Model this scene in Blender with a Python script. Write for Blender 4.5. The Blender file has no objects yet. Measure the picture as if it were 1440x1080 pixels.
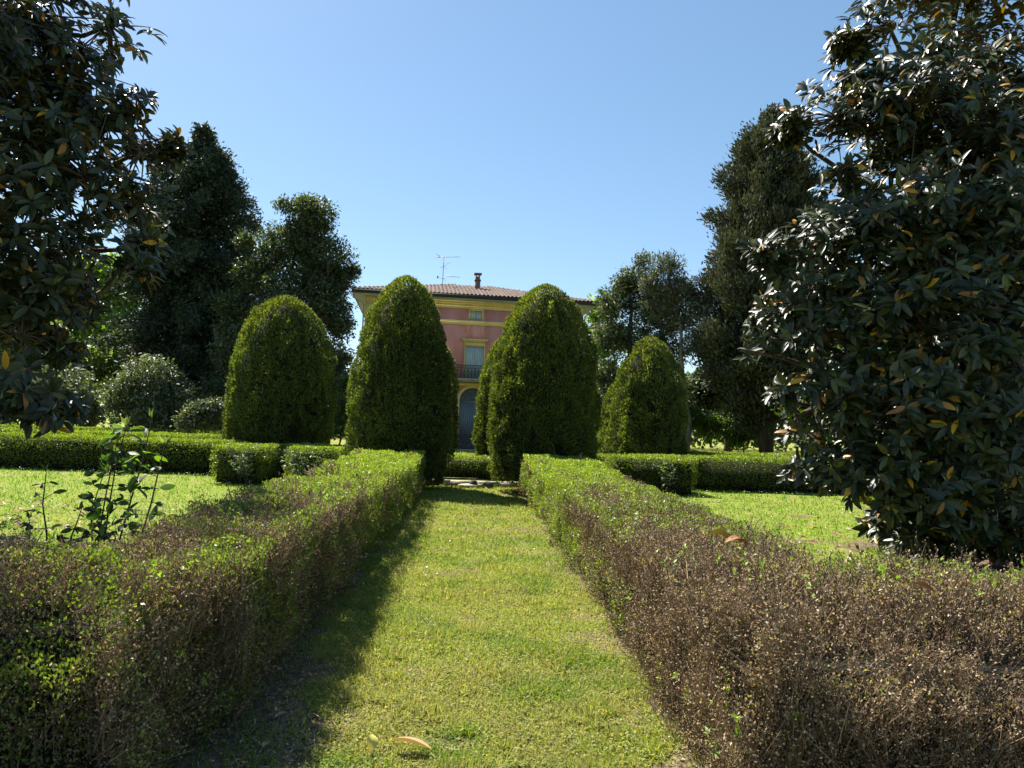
import bpy, math
import numpy as np
from mathutils import Matrix, Vector

R = math.radians
rng = np.random.default_rng(7)
sc = bpy.context.scene
COL = sc.collection

# ------------------------------------------------------------------ camera
CAM = np.array([0.0, 0.0, 1.6])
FPX = 1045.0
MROT = Matrix.Rotation(R(-2.73), 3, 'Z') @ Matrix.Rotation(R(90 + 3.38), 3, 'X') @ Matrix.Rotation(R(2.0), 3, 'Z')
cam_data = bpy.data.cameras.new('camera')
cam = bpy.data.objects.new('camera', cam_data)
COL.objects.link(cam)
cam_data.sensor_width = 36
cam_data.lens = FPX / 1440 * 36
cam_data.clip_start = 0.05
cam_data.clip_end = 3000
cam.matrix_world = Matrix.Translation(Vector(CAM)) @ MROT.to_4x4()
sc.camera = cam
MR = np.array(MROT)


def P(px, py, d):
    """world point seen at a photo pixel, d metres ahead"""
    v = MR @ np.array([(px - 720) / FPX, -(py - 540) / FPX, -1.0])
    return CAM + v * (d / v[1])


def G(px, py, z=0.0):
    v = MR @ np.array([(px - 720) / FPX, -(py - 540) / FPX, -1.0])
    return CAM + v * ((z - CAM[2]) / v[2])


# ------------------------------------------------------------------ noise
def _hash(ix, iy, iz, seed):
    h = (ix * 374761393 + iy * 668265263 + iz * 1274126177 + seed * 974711) & 0xffffffff
    h = ((h ^ (h >> 13)) * 1274126177) & 0xffffffff
    h = h ^ (h >> 16)
    return (h & 0xffffff) / float(0xffffff)


def vnoise(p, f=1.0, seed=0):
    p = np.asarray(p, dtype=np.float64) * f + 1000.0
    i = np.floor(p).astype(np.int64)
    t = p - i
    t = t * t * (3 - 2 * t)
    out = np.zeros(len(p))
    for dx in (0, 1):
        wx = t[:, 0] if dx else 1 - t[:, 0]
        for dy in (0, 1):
            wy = t[:, 1] if dy else 1 - t[:, 1]
            for dz in (0, 1):
                wz = t[:, 2] if dz else 1 - t[:, 2]
                out += wx * wy * wz * _hash(i[:, 0] + dx, i[:, 1] + dy, i[:, 2] + dz, seed)
    return out


def fbm(p, f=1.0, seed=0, o=3):
    s = 0; a = 0.5; tot = 0
    for k in range(o):
        s = s + a * vnoise(p, f * 2 ** k, seed + k); tot += a; a *= .5
    return s / tot


def sstep(a, b, x):
    t = np.clip((x - a) / (b - a), 0, 1)
    return t * t * (3 - 2 * t)


def norm(v):
    return v / np.maximum(np.linalg.norm(v, axis=-1, keepdims=True), 1e-9)


def rdir(n):
    return norm(rng.normal(size=(n, 3)))


def pick(n, cols, w=None, var=.18):
    cols = np.array(cols, float)
    w = None if w is None else np.array(w) / np.sum(w)
    c = cols[rng.choice(len(cols), n, p=w)]
    c = c * (1 + rng.normal(0, var, (n, 1))) * (1 + rng.normal(0, .06, (n, 3)))
    return np.clip(c, .003, .95)


# ------------------------------------------------------------------ geometry
QUAD = (np.array([[0, 0, 0], [.5, .5, .06], [0, 1, -.05], [-.5, .5, .06]], float), [[0, 1, 2, 3]])
FOLD = (np.array([[0, 0, 0], [.5, .42, .07], [0, 1, -.12], [-.5, .42, .07], [0, .5, 0]], float),
        [[0, 1, 2, 4], [0, 4, 2, 3]])
BIG = (np.array([[0, 0, 0], [.40, .25, .05], [.5, .55, .03], [.3, .83, -.05], [0, 1, -.16],
                 [-.3, .83, -.05], [-.5, .55, .03], [-.40, .25, .05], [0, .3, -.01], [0, .75, -.07]], float),
       [[0, 1, 8], [8, 1, 2, 9], [2, 3, 9], [9, 3, 4], [0, 8, 7], [8, 9, 6, 7], [6, 9, 5], [9, 4, 5]])
BLADE = (np.array([[-.5, 0, 0], [.5, 0, 0], [0, 1, -.2]], float), [[0, 1, 2]])
STRIP = (np.array([[-.5, 0, 0], [.5, 0, 0], [.3, 1, 0], [-.3, 1, 0]], float), [[0, 1, 2, 3]])


class Geo:
    def __init__(s):
        s.v = []; s.l = []; s.t = []; s.c = []; s.n = 0

    def raw(s, V, faces, col=(.5, .5, .5)):
        V = np.asarray(V, float).reshape(-1, 3)
        idx = np.concatenate([np.array(f) for f in faces]) + s.n
        s.v.append(V); s.l.append(idx); s.t.append(np.array([len(f) for f in faces]))
        s.c.append(np.tile(np.array(col, float), (len(faces), 1))); s.n += len(V)
        return s

    def cloud(s, tm, pos, ax, nr, L, W, col):
        tv, tf = tm
        n, k = len(pos), len(tv)
        if n == 0: return s
        L = np.broadcast_to(np.asarray(L, float), (n,)); W = np.broadcast_to(np.asarray(W, float), (n,))
        y = norm(ax); x = norm(np.cross(y, nr)); z = np.cross(x, y)
        V = (pos[:, None, :] + tv[None, :, 0:1] * W[:, None, None] * x[:, None, :]
             + tv[None, :, 1:2] * L[:, None, None] * y[:, None, :] + tv[None, :, 2:3] * L[:, None, None] * z[:, None, :])
        fl = np.concatenate([np.array(f) for f in tf])
        idx = (fl[None, :] + (np.arange(n) * k)[:, None]).ravel() + s.n
        s.v.append(V.reshape(-1, 3)); s.l.append(idx); s.t.append(np.tile([len(f) for f in tf], n))
        s.c.append(np.repeat(col, len(tf), axis=0)); s.n += n * k
        return s

    def tube(s, pts, rad, sides=7, col=(.5, .5, .5), cap=True):
        pts = np.asarray(pts, float); m = len(pts)
        rad = np.broadcast_to(np.asarray(rad, float), (m,))
        t = np.gradient(pts, axis=0); t = norm(t)
        up = np.array([0, 0, 1.0]) if abs(t[0, 2]) < .9 else np.array([1.0, 0, 0])
        a = norm(np.cross(t, up)); b = np.cross(t, a)
        an = np.arange(sides) / sides * 2 * math.pi
        V = pts[:, None, :] + rad[:, None, None] * (np.cos(an)[None, :, None] * a[:, None, :] + np.sin(an)[None, :, None] * b[:, None, :])
        F = []
        for i in range(m - 1):
            for j in range(sides):
                k = (j + 1) % sides
                F.append([i * sides + j, i * sides + k, (i + 1) * sides + k, (i + 1) * sides + j])
        if cap:
            F.append(list(range(sides))[::-1]); F.append([(m - 1) * sides + j for j in range(sides)])
        return s.raw(V, F, col)

    def box(s, x0, x1, y0, y1, z0, z1, col=(.5, .5, .5)):
        V = [(x0, y0, z0), (x1, y0, z0), (x1, y1, z0), (x0, y1, z0), (x0, y0, z1), (x1, y0, z1), (x1, y1, z1), (x0, y1, z1)]
        return s.raw(V, [[0, 3, 2, 1], [4, 5, 6, 7], [0, 1, 5, 4], [1, 2, 6, 5], [2, 3, 7, 6], [3, 0, 4, 7]], col)

    def prism(s, quad, z0, z1, col=(.5, .5, .5)):
        n = len(quad)
        V = [(q[0], q[1], z0) for q in quad] + [(q[0], q[1], z1) for q in quad]
        F = [list(range(n))[::-1], list(range(n, 2 * n))] + [[i, (i + 1) % n, n + (i + 1) % n, n + i] for i in range(n)]
        return s.raw(V, F, col)

    def build(s, name, mat, parent=None, base=(0, 0, 0), smooth=False):
        V = np.concatenate(s.v) - np.asarray(base, float); l = np.concatenate(s.l); t = np.concatenate(s.t); c = np.concatenate(s.c)
        me = bpy.data.meshes.new(name)
        me.vertices.add(len(V)); me.vertices.foreach_set('co', V.astype(np.float32).ravel())
        me.loops.add(len(l)); me.loops.foreach_set('vertex_index', l.astype(np.int32))
        me.polygons.add(len(t))
        st = np.concatenate([[0], np.cumsum(t)[:-1]])
        me.polygons.foreach_set('loop_start', st.astype(np.int32))
        me.polygons.foreach_set('loop_total', t.astype(np.int32))
        if smooth: me.polygons.foreach_set('use_smooth', np.ones(len(t), bool))
        me.update(calc_edges=True)
        a = me.attributes.new('col', 'FLOAT_COLOR', 'FACE')
        a.data.foreach_set('color', np.concatenate([c, np.ones((len(c), 1))], 1).astype(np.float32).ravel())
        me.materials.append(mat)
        o = bpy.data.objects.new(name, me); COL.objects.link(o)
        if parent is not None: o.parent = parent
        return o


def thing(name, label, cat, loc=(0, 0, 0), group=None, rot=0):
    o = bpy.data.objects.new(name, None); COL.objects.link(o)
    o.location = loc; o.rotation_euler = (0, 0, rot); o.empty_display_size = .2
    return tag(o, label, cat, group)


def tag(o, label, cat, group=None):
    o['label'] = label; o['category'] = cat
    if group: o['group'] = group
    return o


# ------------------------------------------------------------------ materials
def newmat(name):
    m = bpy.data.materials.new(name); m.use_nodes = True
    nt = m.node_tree; nt.nodes.clear()
    return m, nt, nt.nodes.new, nt.links.new


def leaf_mat(name, rough=.5, spec=.4, trans=.3, back=None, tcol=(1.5, 1.6, .5), coat=0):
    m, nt, N, L = newmat(name)
    out = N('ShaderNodeOutputMaterial'); at = N('ShaderNodeAttribute'); at.attribute_name = 'col'
    pb = N('ShaderNodeBsdfPrincipled'); pb.inputs['Roughness'].default_value = rough
    pb.inputs['Specular IOR Level'].default_value = spec
    pb.inputs['Coat Weight'].default_value = coat
    pb.inputs['Coat Roughness'].default_value = .25
    src = at.outputs['Color']
    if back:
        ge = N('ShaderNodeNewGeometry'); mx = N('ShaderNodeMix'); mx.data_type = 'RGBA'
        L(ge.outputs['Backfacing'], mx.inputs['Factor']); L(src, mx.inputs[6]); mx.inputs[7].default_value = (*back, 1)
        L(mx.outputs[2], pb.inputs['Base Color'])
    else:
        L(src, pb.inputs['Base Color'])
    if trans > 0:
        tr = N('ShaderNodeBsdfTranslucent'); mu = N('ShaderNodeMix'); mu.data_type = 'RGBA'; mu.blend_type = 'MULTIPLY'
        mu.inputs['Factor'].default_value = 1; L(src, mu.inputs[6]); mu.inputs[7].default_value = (*tcol, 1)
        L(mu.outputs[2], tr.inputs['Color'])
        ms = N('ShaderNodeMixShader'); ms.inputs[0].default_value = trans
        L(pb.outputs[0], ms.inputs[1]); L(tr.outputs[0], ms.inputs[2]); L(ms.outputs[0], out.inputs['Surface'])
    else:
        L(pb.outputs[0], out.inputs['Surface'])
    return m


def rough_mat(name, c1, c2, scale=4.0, rough=.85, bump=.2, bscale=None, detail=6, stretch=(1, 1, 1), spec=.3, c3=None, use_col=False):
    m, nt, N, L = newmat(name)
    out = N('ShaderNodeOutputMaterial'); pb = N('ShaderNodeBsdfPrincipled')
    tc = N('ShaderNodeTexCoord'); mp = N('ShaderNodeMapping'); mp.inputs['Scale'].default_value = stretch
    no = N('ShaderNodeTexNoise'); no.inputs['Scale'].default_value = scale; no.inputs['Detail'].default_value = detail
    cr = N('ShaderNodeValToRGB'); cr.color_ramp.elements[0].position = .32; cr.color_ramp.elements[1].position = .68
    cr.color_ramp.elements[0].color = (*c1, 1); cr.color_ramp.elements[1].color = (*c2, 1)
    if c3:
        e = cr.color_ramp.elements.new(.5); e.color = (*c3, 1)
    L(tc.outputs['Object'], mp.inputs[0]); L(mp.outputs[0], no.inputs['Vector']); L(no.outputs['Fac'], cr.inputs[0])
    if use_col:
        at = N('ShaderNodeAttribute'); at.attribute_name = 'col'
        mu = N('ShaderNodeMix'); mu.data_type = 'RGBA'; mu.blend_type = 'MULTIPLY'; mu.inputs['Factor'].default_value = 1
        L(cr.outputs[0], mu.inputs[6]); L(at.outputs['Color'], mu.inputs[7]); L(mu.outputs[2], pb.inputs['Base Color'])
    else:
        L(cr.outputs[0], pb.inputs['Base Color'])
    pb.inputs['Roughness'].default_value = rough; pb.inputs['Specular IOR Level'].default_value = spec
    if bump:
        nb = N('ShaderNodeTexNoise'); nb.inputs['Scale'].default_value = bscale or scale * 4; nb.inputs['Detail'].default_value = 5
        L(mp.outputs[0], nb.inputs['Vector'])
        bp = N('ShaderNodeBump'); bp.inputs['Strength'].default_value = bump; bp.inputs['Distance'].default_value = .05
        L(nb.outputs['Fac'], bp.inputs['Height']); L(bp.outputs[0], pb.inputs['Normal'])
    L(pb.outputs[0], out.inputs['Surface'])
    return m


M_BOX = leaf_mat('box_leaves', .45, .4, .42, tcol=(1.5, 1.65, .45))
M_DRY = leaf_mat('dry_twigs', .8, .15, .15, tcol=(1.2, 1.0, .8))
M_YEW = leaf_mat('yew_needles', .55, .3, .36, tcol=(1.5, 1.5, .45))
M_MAG = leaf_mat('magnolia_leaves', .42, .42, .12, back=(.095, .062, .022), tcol=(1.6, 1.5, .3))
M_FARLEAF = leaf_mat('broad_leaves', .55, .38, .28, tcol=(1.4, 1.6, .4))
M_BRIGHT = leaf_mat('young_leaves', .5, .4, .5, tcol=(1.5, 1.6, .4))
M_CON = leaf_mat('conifer_sprays', .65, .25, .15, tcol=(1.3, 1.3, .6))
M_GRASS = leaf_mat('grass_blades', .65, .12, .46, tcol=(1.4, 1.4, .62))
M_LITTER = leaf_mat('fallen_leaf', .6, .3, .2, tcol=(1.2, 1, .6))
M_PETAL = leaf_mat('daisy_petals', .6, .2, .3, tcol=(1, 1, 1))
M_BARK = rough_mat('bark', (.035, .028, .022), (.09, .075, .06), 6, .9, .6, 18, stretch=(1, 1, .3))
M_BARKL = rough_mat('grey_bark', (.10, .085, .075), (.20, .17, .15), 6, .9, .5, 18, stretch=(1, 1, .3))
M_CORE = rough_mat('hedge_shade_core', (.010, .011, .006), (.026, .022, .014), 14, .95, .8, 30)  # near-black, stands in for the shade inside the foliage
M_STONE = rough_mat('old_stone', (.22, .20, .155), (.42, .38, .31), 5, .85, .4, 25)
M_DSTONE = rough_mat('dark_stone', (.03, .028, .026), (.10, .09, .08), 8, .85, .5, 25)
M_GRAVEL = rough_mat('gravel', (.20, .17, .13), (.42, .38, .32), 40, .9, .5, 80)


def plaster(name, c1, c2, c3):
    return rough_mat(name, c1, c2, .9, .9, .08, 12, detail=9, stretch=(1, 1, .45), c3=c3)


M_PINK = plaster('pink_plaster', (.55, .225, .185), (.76, .35, .30), (.67, .285, .24))
M_ORANGE = plaster('orange_plaster', (.46, .19, .09), (.55, .25, .13), (.5, .22, .11))
M_YELLOW = plaster('yellow_plaster', (.60, .43, .15), (.74, .56, .25), (.68, .51, .21))
M_SOFFIT = plaster('grey_soffit', (.27, .27, .27), (.36, .36, .36), (.32, .32, .32))
M_SHUT = rough_mat('blue_grey_paint', (.36, .43, .42), (.52, .58, .55), 9, .6, .1, 30, stretch=(4, 1, .4))
M_DOOR = rough_mat('worn_blue_door_paint', (.12, .16, .19), (.24, .29, .33), 7, .65, .15, 30, stretch=(5, 1, .3))
M_IRON = rough_mat('black_iron', (.015, .015, .016), (.04, .036, .034), 20, .55, .1)
M_METAL = rough_mat('grey_metal', (.16, .16, .17), (.30, .30, .31), 20, .5, .05)
M_TILE = rough_mat('terracotta_tiles', (.05, .031, .023), (.125, .08, .057), 5, .9, .3, 20, c3=(.08, .049, .035), use_col=True)
M_BRICK = rough_mat('chimney_brick', (.16, .085, .065), (.26, .15, .12), 9, .9, .3, 30)
M_TEAL = rough_mat('teal_plastic', (.01, .22, .17), (.015, .28, .22), 8, .45, 0)
M_CLAY = rough_mat('dry_orange_leaf', (.34, .15, .06), (.45, .22, .10), 9, .6, .1)


# ground: grass undercolour, soil along and under the hedges
def soil_mask(x, y):
    """1 on bare soil (under and along the near hedges, under the magnolias)"""
    p = np.stack([x, y, np.zeros_like(x)], 1)
    n = fbm(p, 2.2, 91) - .5
    e = 1.16 - .42 * sstep(6.5, 4.0, y) * (x < 0) - .10 * sstep(5, 3.5, y) * (x > 0)
    s = sstep(e - .05, e + .12, np.abs(x) + n * .45) * (np.abs(x) < 2.3) * (y < 18.5)
    for cx, cy, r in ((7.6, 9.8, 2.2), (-7.0, 8.6, 2.0)):
        s = np.maximum(s, sstep(r + .4, r - .6, np.hypot(x - cx, (y - cy) * 1.15) + n * 3.0))
    s = np.maximum(s, np.maximum(sstep(.70, .80, fbm(p, 1.3, 55)) * .9, sstep(.62, .70, fbm(p, 3.1, 56, 4)) * .75 * (np.abs(x) < 1.3)))
    return s


def make_ground():
    xs = np.unique(np.concatenate([np.linspace(-900, -30, 24), np.arange(-30, -3, .5), np.arange(-3, 3.01, .06), np.arange(3.5, 30, .5), np.linspace(30, 900, 24)]))
    ys = np.unique(np.concatenate([np.linspace(-60, 0, 12), np.arange(0, 22, .09), np.arange(22, 60, .8), np.linspace(60, 1600, 30)]))
    X, Y = np.meshgrid(xs, ys)
    f = np.stack([X.ravel(), Y.ravel(), 0 * X.ravel()], 1)
    z = (fbm(f, 1.6, 3) - .5) * .05 * (np.abs(f[:, 0]) < 30) * (f[:, 1] < 60) - .01
    f[:, 2] = z
    nx, ny = len(xs), len(ys)
    i = np.arange(nx * ny).reshape(ny, nx)
    q = np.stack([i[:-1, :-1], i[:-1, 1:], i[1:, 1:], i[1:, :-1]], -1).reshape(-1, 4)
    cen = f[q].mean(1)
    s = soil_mask(cen[:, 0], cen[:, 1])
    g = Geo(); g.v.append(f); g.l.append(q.ravel()); g.t.append(np.full(len(q), 4)); g.c.append(np.repeat(s[:, None], 3, 1)); g.n = len(f)
    m, nt, N, L = newmat('lawn_ground')
    out = N('ShaderNodeOutputMaterial'); pb = N('ShaderNodeBsdfPrincipled'); at = N('ShaderNodeAttribute'); at.attribute_name = 'col'
    tc = N('ShaderNodeTexCoord')

    def ramp(scale, c1, c2, d=6):
        n = N('ShaderNodeTexNoise'); n.inputs['Scale'].default_value = scale; n.inputs['Detail'].default_value = d
        L(tc.outputs['Object'], n.inputs['Vector'])
        r = N('ShaderNodeValToRGB'); r.color_ramp.elements[0].position = .35; r.color_ramp.elements[1].position = .65
        r.color_ramp.elements[0].color = (*c1, 1); r.color_ramp.elements[1].color = (*c2, 1)
        L(n.outputs['Fac'], r.inputs[0]); return r, n
    gr, n1 = ramp(5, (.15, .185, .026), (.23, .24, .055), 10)
    so, n2 = ramp(16, (.075, .052, .034), (.20, .145, .098), 10)
    mx = N('ShaderNodeMix'); mx.data_type = 'RGBA'
    L(at.outputs['Fac'], mx.inputs['Factor']); L(gr.outputs[0], mx.inputs[6]); L(so.outputs[0], mx.inputs[7])
    L(mx.outputs[2], pb.inputs['Base Color']); pb.inputs['Roughness'].default_value = .95; pb.inputs['Specular IOR Level'].default_value = .1
    bn = N('ShaderNodeTexNoise'); bn.inputs['Scale'].default_value = 60; bn.inputs['Detail'].default_value = 4; L(tc.outputs['Object'], bn.inputs['Vector'])
    bp = N('ShaderNodeBump'); bp.inputs['Strength'].default_value = .7; bp.inputs['Distance'].default_value = .03
    L(bn.outputs['Fac'], bp.inputs['Height']); L(bp.outputs[0], pb.inputs['Normal']); L(pb.outputs[0], out.inputs['Surface'])
    o = g.build('ground', m, smooth=True); o['kind'] = 'structure'


make_ground()
GC = [(.185, .250, .038), (.230, .280, .055), (.135, .195, .035), (.30, .285, .11), (.36, .325, .17)]
ZUP = np.array([0, 0, 1.0])


def grass(name, x0, x1, y0, y1, n, hmin, hmax, w=(.25, .25, .17, .19, .14), flat=0.25, tint=(1, 1, 1), near=3.2, wk=.00105):
    # density falls off with distance: sample y in 1/y
    u = rng.random(n); y = 1 / (1 / y1 + u * (1 / y0 - 1 / y1)) if near else y0 + u * (y1 - y0)
    x = x0 + rng.random(n) * (x1 - x0)
    s = soil_mask(x, y)
    k = rng.random(n) > s * .90
    x, y = x[k], y[k]; n = len(x)
    p = np.stack([x, y, np.zeros(n)], 1); p[:, 2] = (fbm(p, 1.6, 3) - .5) * .05 - .013
    patch = fbm(p @ np.array([[.8, .6, 0], [-.6, .8, 0], [0, 0, 1]]), 1.7, 17, 4); tuft = sstep(.45, .7, vnoise(p, 5, 23))
    c = pick(n, GC, w, .2)
    lush = sstep(.42, .62, patch)[:, None]
    c = c * (1 - .26 * lush * np.array([1, .5, 1.0])) + (1 - lush) * .02 * np.array([1.2, .9, .5])
    st_ = (sstep(.50, .64, fbm(p, 2.6, 44, 4)) * (.42 if x1 < 2 else .10))[:, None]
    c = c * (1 - st_) + pick(n, [(.33, .29, .15), (.27, .26, .10)], None, .2) * st_
    c = np.clip(c * np.array(tint), .003, .9)
    ax = norm(rng.normal(size=(n, 3)) * np.array([.55, .55, .2]) + np.array([0, 0, 1.0]))
    fl = rng.random(n) < flat
    ax[fl] = norm(rng.normal(size=(fl.sum(), 3)) * np.array([1, 1, .25]) + np.array([0, 0, .25]))
    h = (hmin + rng.random(n) ** 1.5 * (hmax - hmin)) * (1 + .9 * tuft) * (1 + .015 * y)
    wd = np.maximum(.0065, y * wk) * (.7 + .6 * rng.random(n))
    g = Geo(); b = ~fl
    g.cloud(BLADE, p[b], ax[b], rdir(b.sum()), h[b], wd[b], c[b])
    pf = p[fl]; pf[:, 2] += rng.random(len(pf)) * .025
    g.cloud(QUAD, pf, ax[fl], norm(rdir(len(pf)) * .5 + ZUP), h[fl] * .55, wd[fl] * 2.0, c[fl])
    o = g.build(name, M_GRASS); o['kind'] = 'stuff'
    return o


tag(grass('path_grass', -1.5, 1.5, 2.6, 20.2, 380000, .014, .052, flat=.42), 'short mown grass of the straight path between the two hedges', 'grass')
tag(grass('lawn_grass', -24, -1.9, 4.3, 21.6, 260000, .02, .06, w=(.45, .30, .22, .02, .01), tint=(.72, 1.02, .55)), 'bright green lawn left of the path', 'grass')
tag(grass('lawn_grass', 1.9, 24, 4.3, 21.6, 260000, .02, .06, w=(.45, .30, .22, .02, .01), tint=(.72, 1.02, .55)), 'bright green lawn right of the path under the magnolia', 'grass')
tag(grass('lawn_grass', -9, 9, 23.4, 48.6, 60000, .03, .07), 'sunlit lawn in front of the pink villa', 'grass')

# white clover / daisy heads
n = 2600
x = np.concatenate([rng.uniform(-14, -2.2, n), rng.uniform(2.2, 12, n), rng.uniform(-1, 1, 90)])
y = np.concatenate([rng.uniform(9, 21.3, n), rng.uniform(9, 21.2, n), rng.uniform(7, 19, 90)])
edge = np.concatenate([(np.abs(y[:2 * n] - 20.9) < .6) | (rng.random(2 * n) < .16), rng.random(90) < .5])
k = edge & (fbm(np.stack([x, y, 0 * x], 1), .7, 5) > .42)
p = np.stack([x[k], y[k], .05 + .03 * rng.random(k.sum())], 1)
g = Geo(); g.cloud(QUAD, p, norm(rdir(len(p)) * np.array([1, 1, .3])), norm(rdir(len(p)) * .5 + ZUP), .028, .028, pick(len(p), [(.75, .75, .72)], None, .08))
o = tag(g.build('daisies', M_PETAL), 'tiny white daisy heads scattered in the lawns', 'flowers'); o['kind'] = 'stuff'

# ------------------------------------------------------------------ hedges
BOXC = [(.105, .145, .030), (.14, .175, .038), (.075, .11, .024), (.18, .205, .050)]
DRYC = [(.225, .168, .115), (.29, .228, .162), (.145, .106, .074), (.37, .30, .22)]


def in_any(p, quads, inset):
    """inside one of the axis-free quads, shrunk"""
    r = np.zeros(len(p), bool)
    for q in quads:
        ins = np.ones(len(p), bool)
        for i in range(4):
            a, b = np.array(q[i]), np.array(q[(i + 1) % 4])
            e = (b - a) / np.linalg.norm(b - a); nn = np.array([-e[1], e[0]])
            ins &= ((p[:, :2] - a) @ nn) > inset
        r |= ins
    return r


def hedge(label, quads, h, brown=None, group='clipped box hedges of the parterre', near=False, smin=.02, sk=.0022, cover=1.6, lime=None, skip_hidden=True):
    quads = [[tuple(q) for q in Q] for Q in quads]
    base = np.array([np.mean([c[0] for Q in quads for c in Q]), np.mean([c[1] for Q in quads for c in Q]), 0.0])
    t = thing('box_hedge', label, 'hedge', base, group)
    core = Geo(); leaf = Geo(); twig = Geo(); stem = twig
    inset = .13 if not near else .27
    for Q in quads:
        c = np.mean(Q, 0)
        qq = []
        for i in range(4):
            a, b, d = np.array(Q[i - 1]), np.array(Q[i]), np.array(Q[(i + 1) % 4])
            e1 = (b - a) / np.linalg.norm(b - a); e2 = (d - b) / np.linalg.norm(d - b)
            n1 = np.array([-e1[1], e1[0]]); n2 = np.array([-e2[1], e2[0]])
            qq.append(b + (n1 + n2) * inset * (1 + .02 * i))
        core.prism(qq, .12 if near else .02, h - inset * (1.0 + .03 * len(core.v)))  # solid core added inside the hedge to block light
    surf = []
    for Q in quads:
        q = [np.array([c[0], c[1], 0.0]) for c in Q]; up = np.array([0, 0, h])
        surf.append((q[0] + up, q[1] + up, q[2] + up, q[3] + up, ZUP, 0))
        for i in range(4):
            a, b = q[i], q[(i + 1) % 4]
            e = norm(b - a); nn = np.array([e[1], -e[0], 0])
            surf.append((a, b, b + up, a + up, nn, 1))
    for A, B, C, D, nn, side in surf:
        area = np.linalg.norm(np.cross(C - A, D - B)) / 2
        mid = (A + B + C + D) / 4
        away = side and (nn[:2] @ (mid[:2] - CAM[:2])) > 0 and np.hypot(*mid[:2]) > 6
        cells = max(1, int(max(np.linalg.norm(B - A), np.linalg.norm(D - A)) / 1.5))
        lu = np.linalg.norm(B - A) >= np.linalg.norm(D - A)
        for ci in range(cells):
            lo, hi = ci / cells, (ci + 1) / cells
            mu, mv = ((lo + hi) / 2, .5) if lu else (.5, (lo + hi) / 2)
            m = A * (1 - mu) * (1 - mv) + B * mu * (1 - mv) + C * mu * mv + D * (1 - mu) * mv
            dist = max(2.5, np.hypot(m[0], m[1]))
            s = max(smin, dist * sk) * (1.6 if away else 1)
            nl = int(area / cells * cover / (s * s * .42) * (.5 if away else 1))
            if nl < 1: continue
            u, v = rng.random(nl), rng.random(nl)
            if lu: u = lo + u * (hi - lo)
            else: v = lo + v * (hi - lo)
            u, v = u[:, None], v[:, None]
            p = A * (1 - u) * (1 - v) + B * u * (1 - v) + C * u * v + D * (1 - u) * v
            und = (fbm(p, 1.3, 11) - .5) * .16 + (vnoise(p, 6, 13) - .5) * .07
            depth = rng.exponential(.045, nl)
            if side:   # rounded shoulders, tucked foot
                depth = depth + .10 * sstep(h - .13, h, p[:, 2]) + .09 * sstep(.35, 0, p[:, 2])
            else:
                pass
            if near:
                und = und + (fbm(p, 2.6, 15) - .5) * .34
                if side: und = und - (.34 if nn[1] < -.9 and mid[1] < 4 else .10) * (p[:, 2] / h) ** 1.6
                else: und = und - .30 * sstep(3.75, 3.1, p[:, 1]) ** 2
            p = p + nn * (und - depth)[:, None]
            keep = ~in_any(p, quads, .22)
            if not side: keep = keep | (p[:, 2] > h - .25)
            if side: keep &= (rng.random(nl) < .25 + .75 * sstep(.02, .28, p[:, 2]))
            br = np.zeros(nl) if brown is None else np.clip(brown(p, side), 0, 1)
            isb = rng.random(nl) < br
            # brown zones hold fewer leaves, more twigs
            keepleaf = keep & (~isb | (rng.random(nl) < .30))
            pl = p[keepleaf]; b = isb[keepleaf]; k = len(pl)
            if k:
                col = pick(k, BOXC, (.4, .3, .2, .1), .2)
                cl = fbm(pl, 2.2, 29)[:, None]
                col = col * (.78 + .5 * cl)
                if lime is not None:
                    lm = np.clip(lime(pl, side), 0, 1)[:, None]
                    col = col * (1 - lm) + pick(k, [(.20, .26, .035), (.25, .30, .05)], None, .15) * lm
                if b.any(): col[b] = pick(int(b.sum()), DRYC, (.35, .35, .2, .1), .2)
                ax = norm(rdir(k) * .9 + nn * .5 + ZUP * .55)
                ss = s * (.65 + .7 * rng.random(k)) * np.where(b, .8, 1)
                nr = norm(rdir(k) * .9 + nn * .8)
                leaf.cloud(QUAD, pl, ax, nr, ss, ss * .58, col)
            pt = p[keep & isb]
            if len(pt):
                k = min(len(pt), max(1, int(area / cells * 420 * np.mean(br) * min(1, 6.0 / dist))))
                o = pt[rng.choice(len(pt), k, replace=False)] - nn * .10 - ZUP * .06
                o = o + (nn * .5 + ZUP * .5) * rng.normal(0, .035, (k, 1))
                fan = norm(nn * (.45 if side else .1) + ZUP * .75 + rdir(k) * .45)
                T = 10
                st = np.repeat(o, T, 0) + rng.normal(0, .022, (k * T, 3)); m_ = k * T
                ax = norm(np.repeat(fan, T, 0) + rdir(m_) * .42)
                L_ = .07 + .15 * rng.random(m_)
                wd = max(.0030, dist * .0007) * (.7 + .8 * rng.random(m_))
                shade = np.repeat((.62 + .6 * rng.random((k, 1))) * np.array([1.04, 1.0, .90]), T, 0)
                col = pick(m_, [(.11, .080, .054), (.18, .138, .095), (.24, .19, .135)], (.4, .4, .2), .2) * shade
                r1 = rdir(m_)
                twig.cloud(STRIP, st, ax, r1, L_, wd, col)
                for rep in range(6):
                    f = .30 + .75 * rng.random((m_, 1)) ** .7
                    q = st + ax * L_[:, None] * f + rng.normal(0, .006, (m_, 3))
                    sz = max(.012, dist * .0021) * (.6 + .9 * rng.random(m_))
                    twig.cloud(QUAD, q, norm(rdir(m_) + ax * .6), rdir(m_), sz, sz * .55, pick(m_, DRYC, (.3, .4, .15, .15), .22) * shade)
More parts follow.
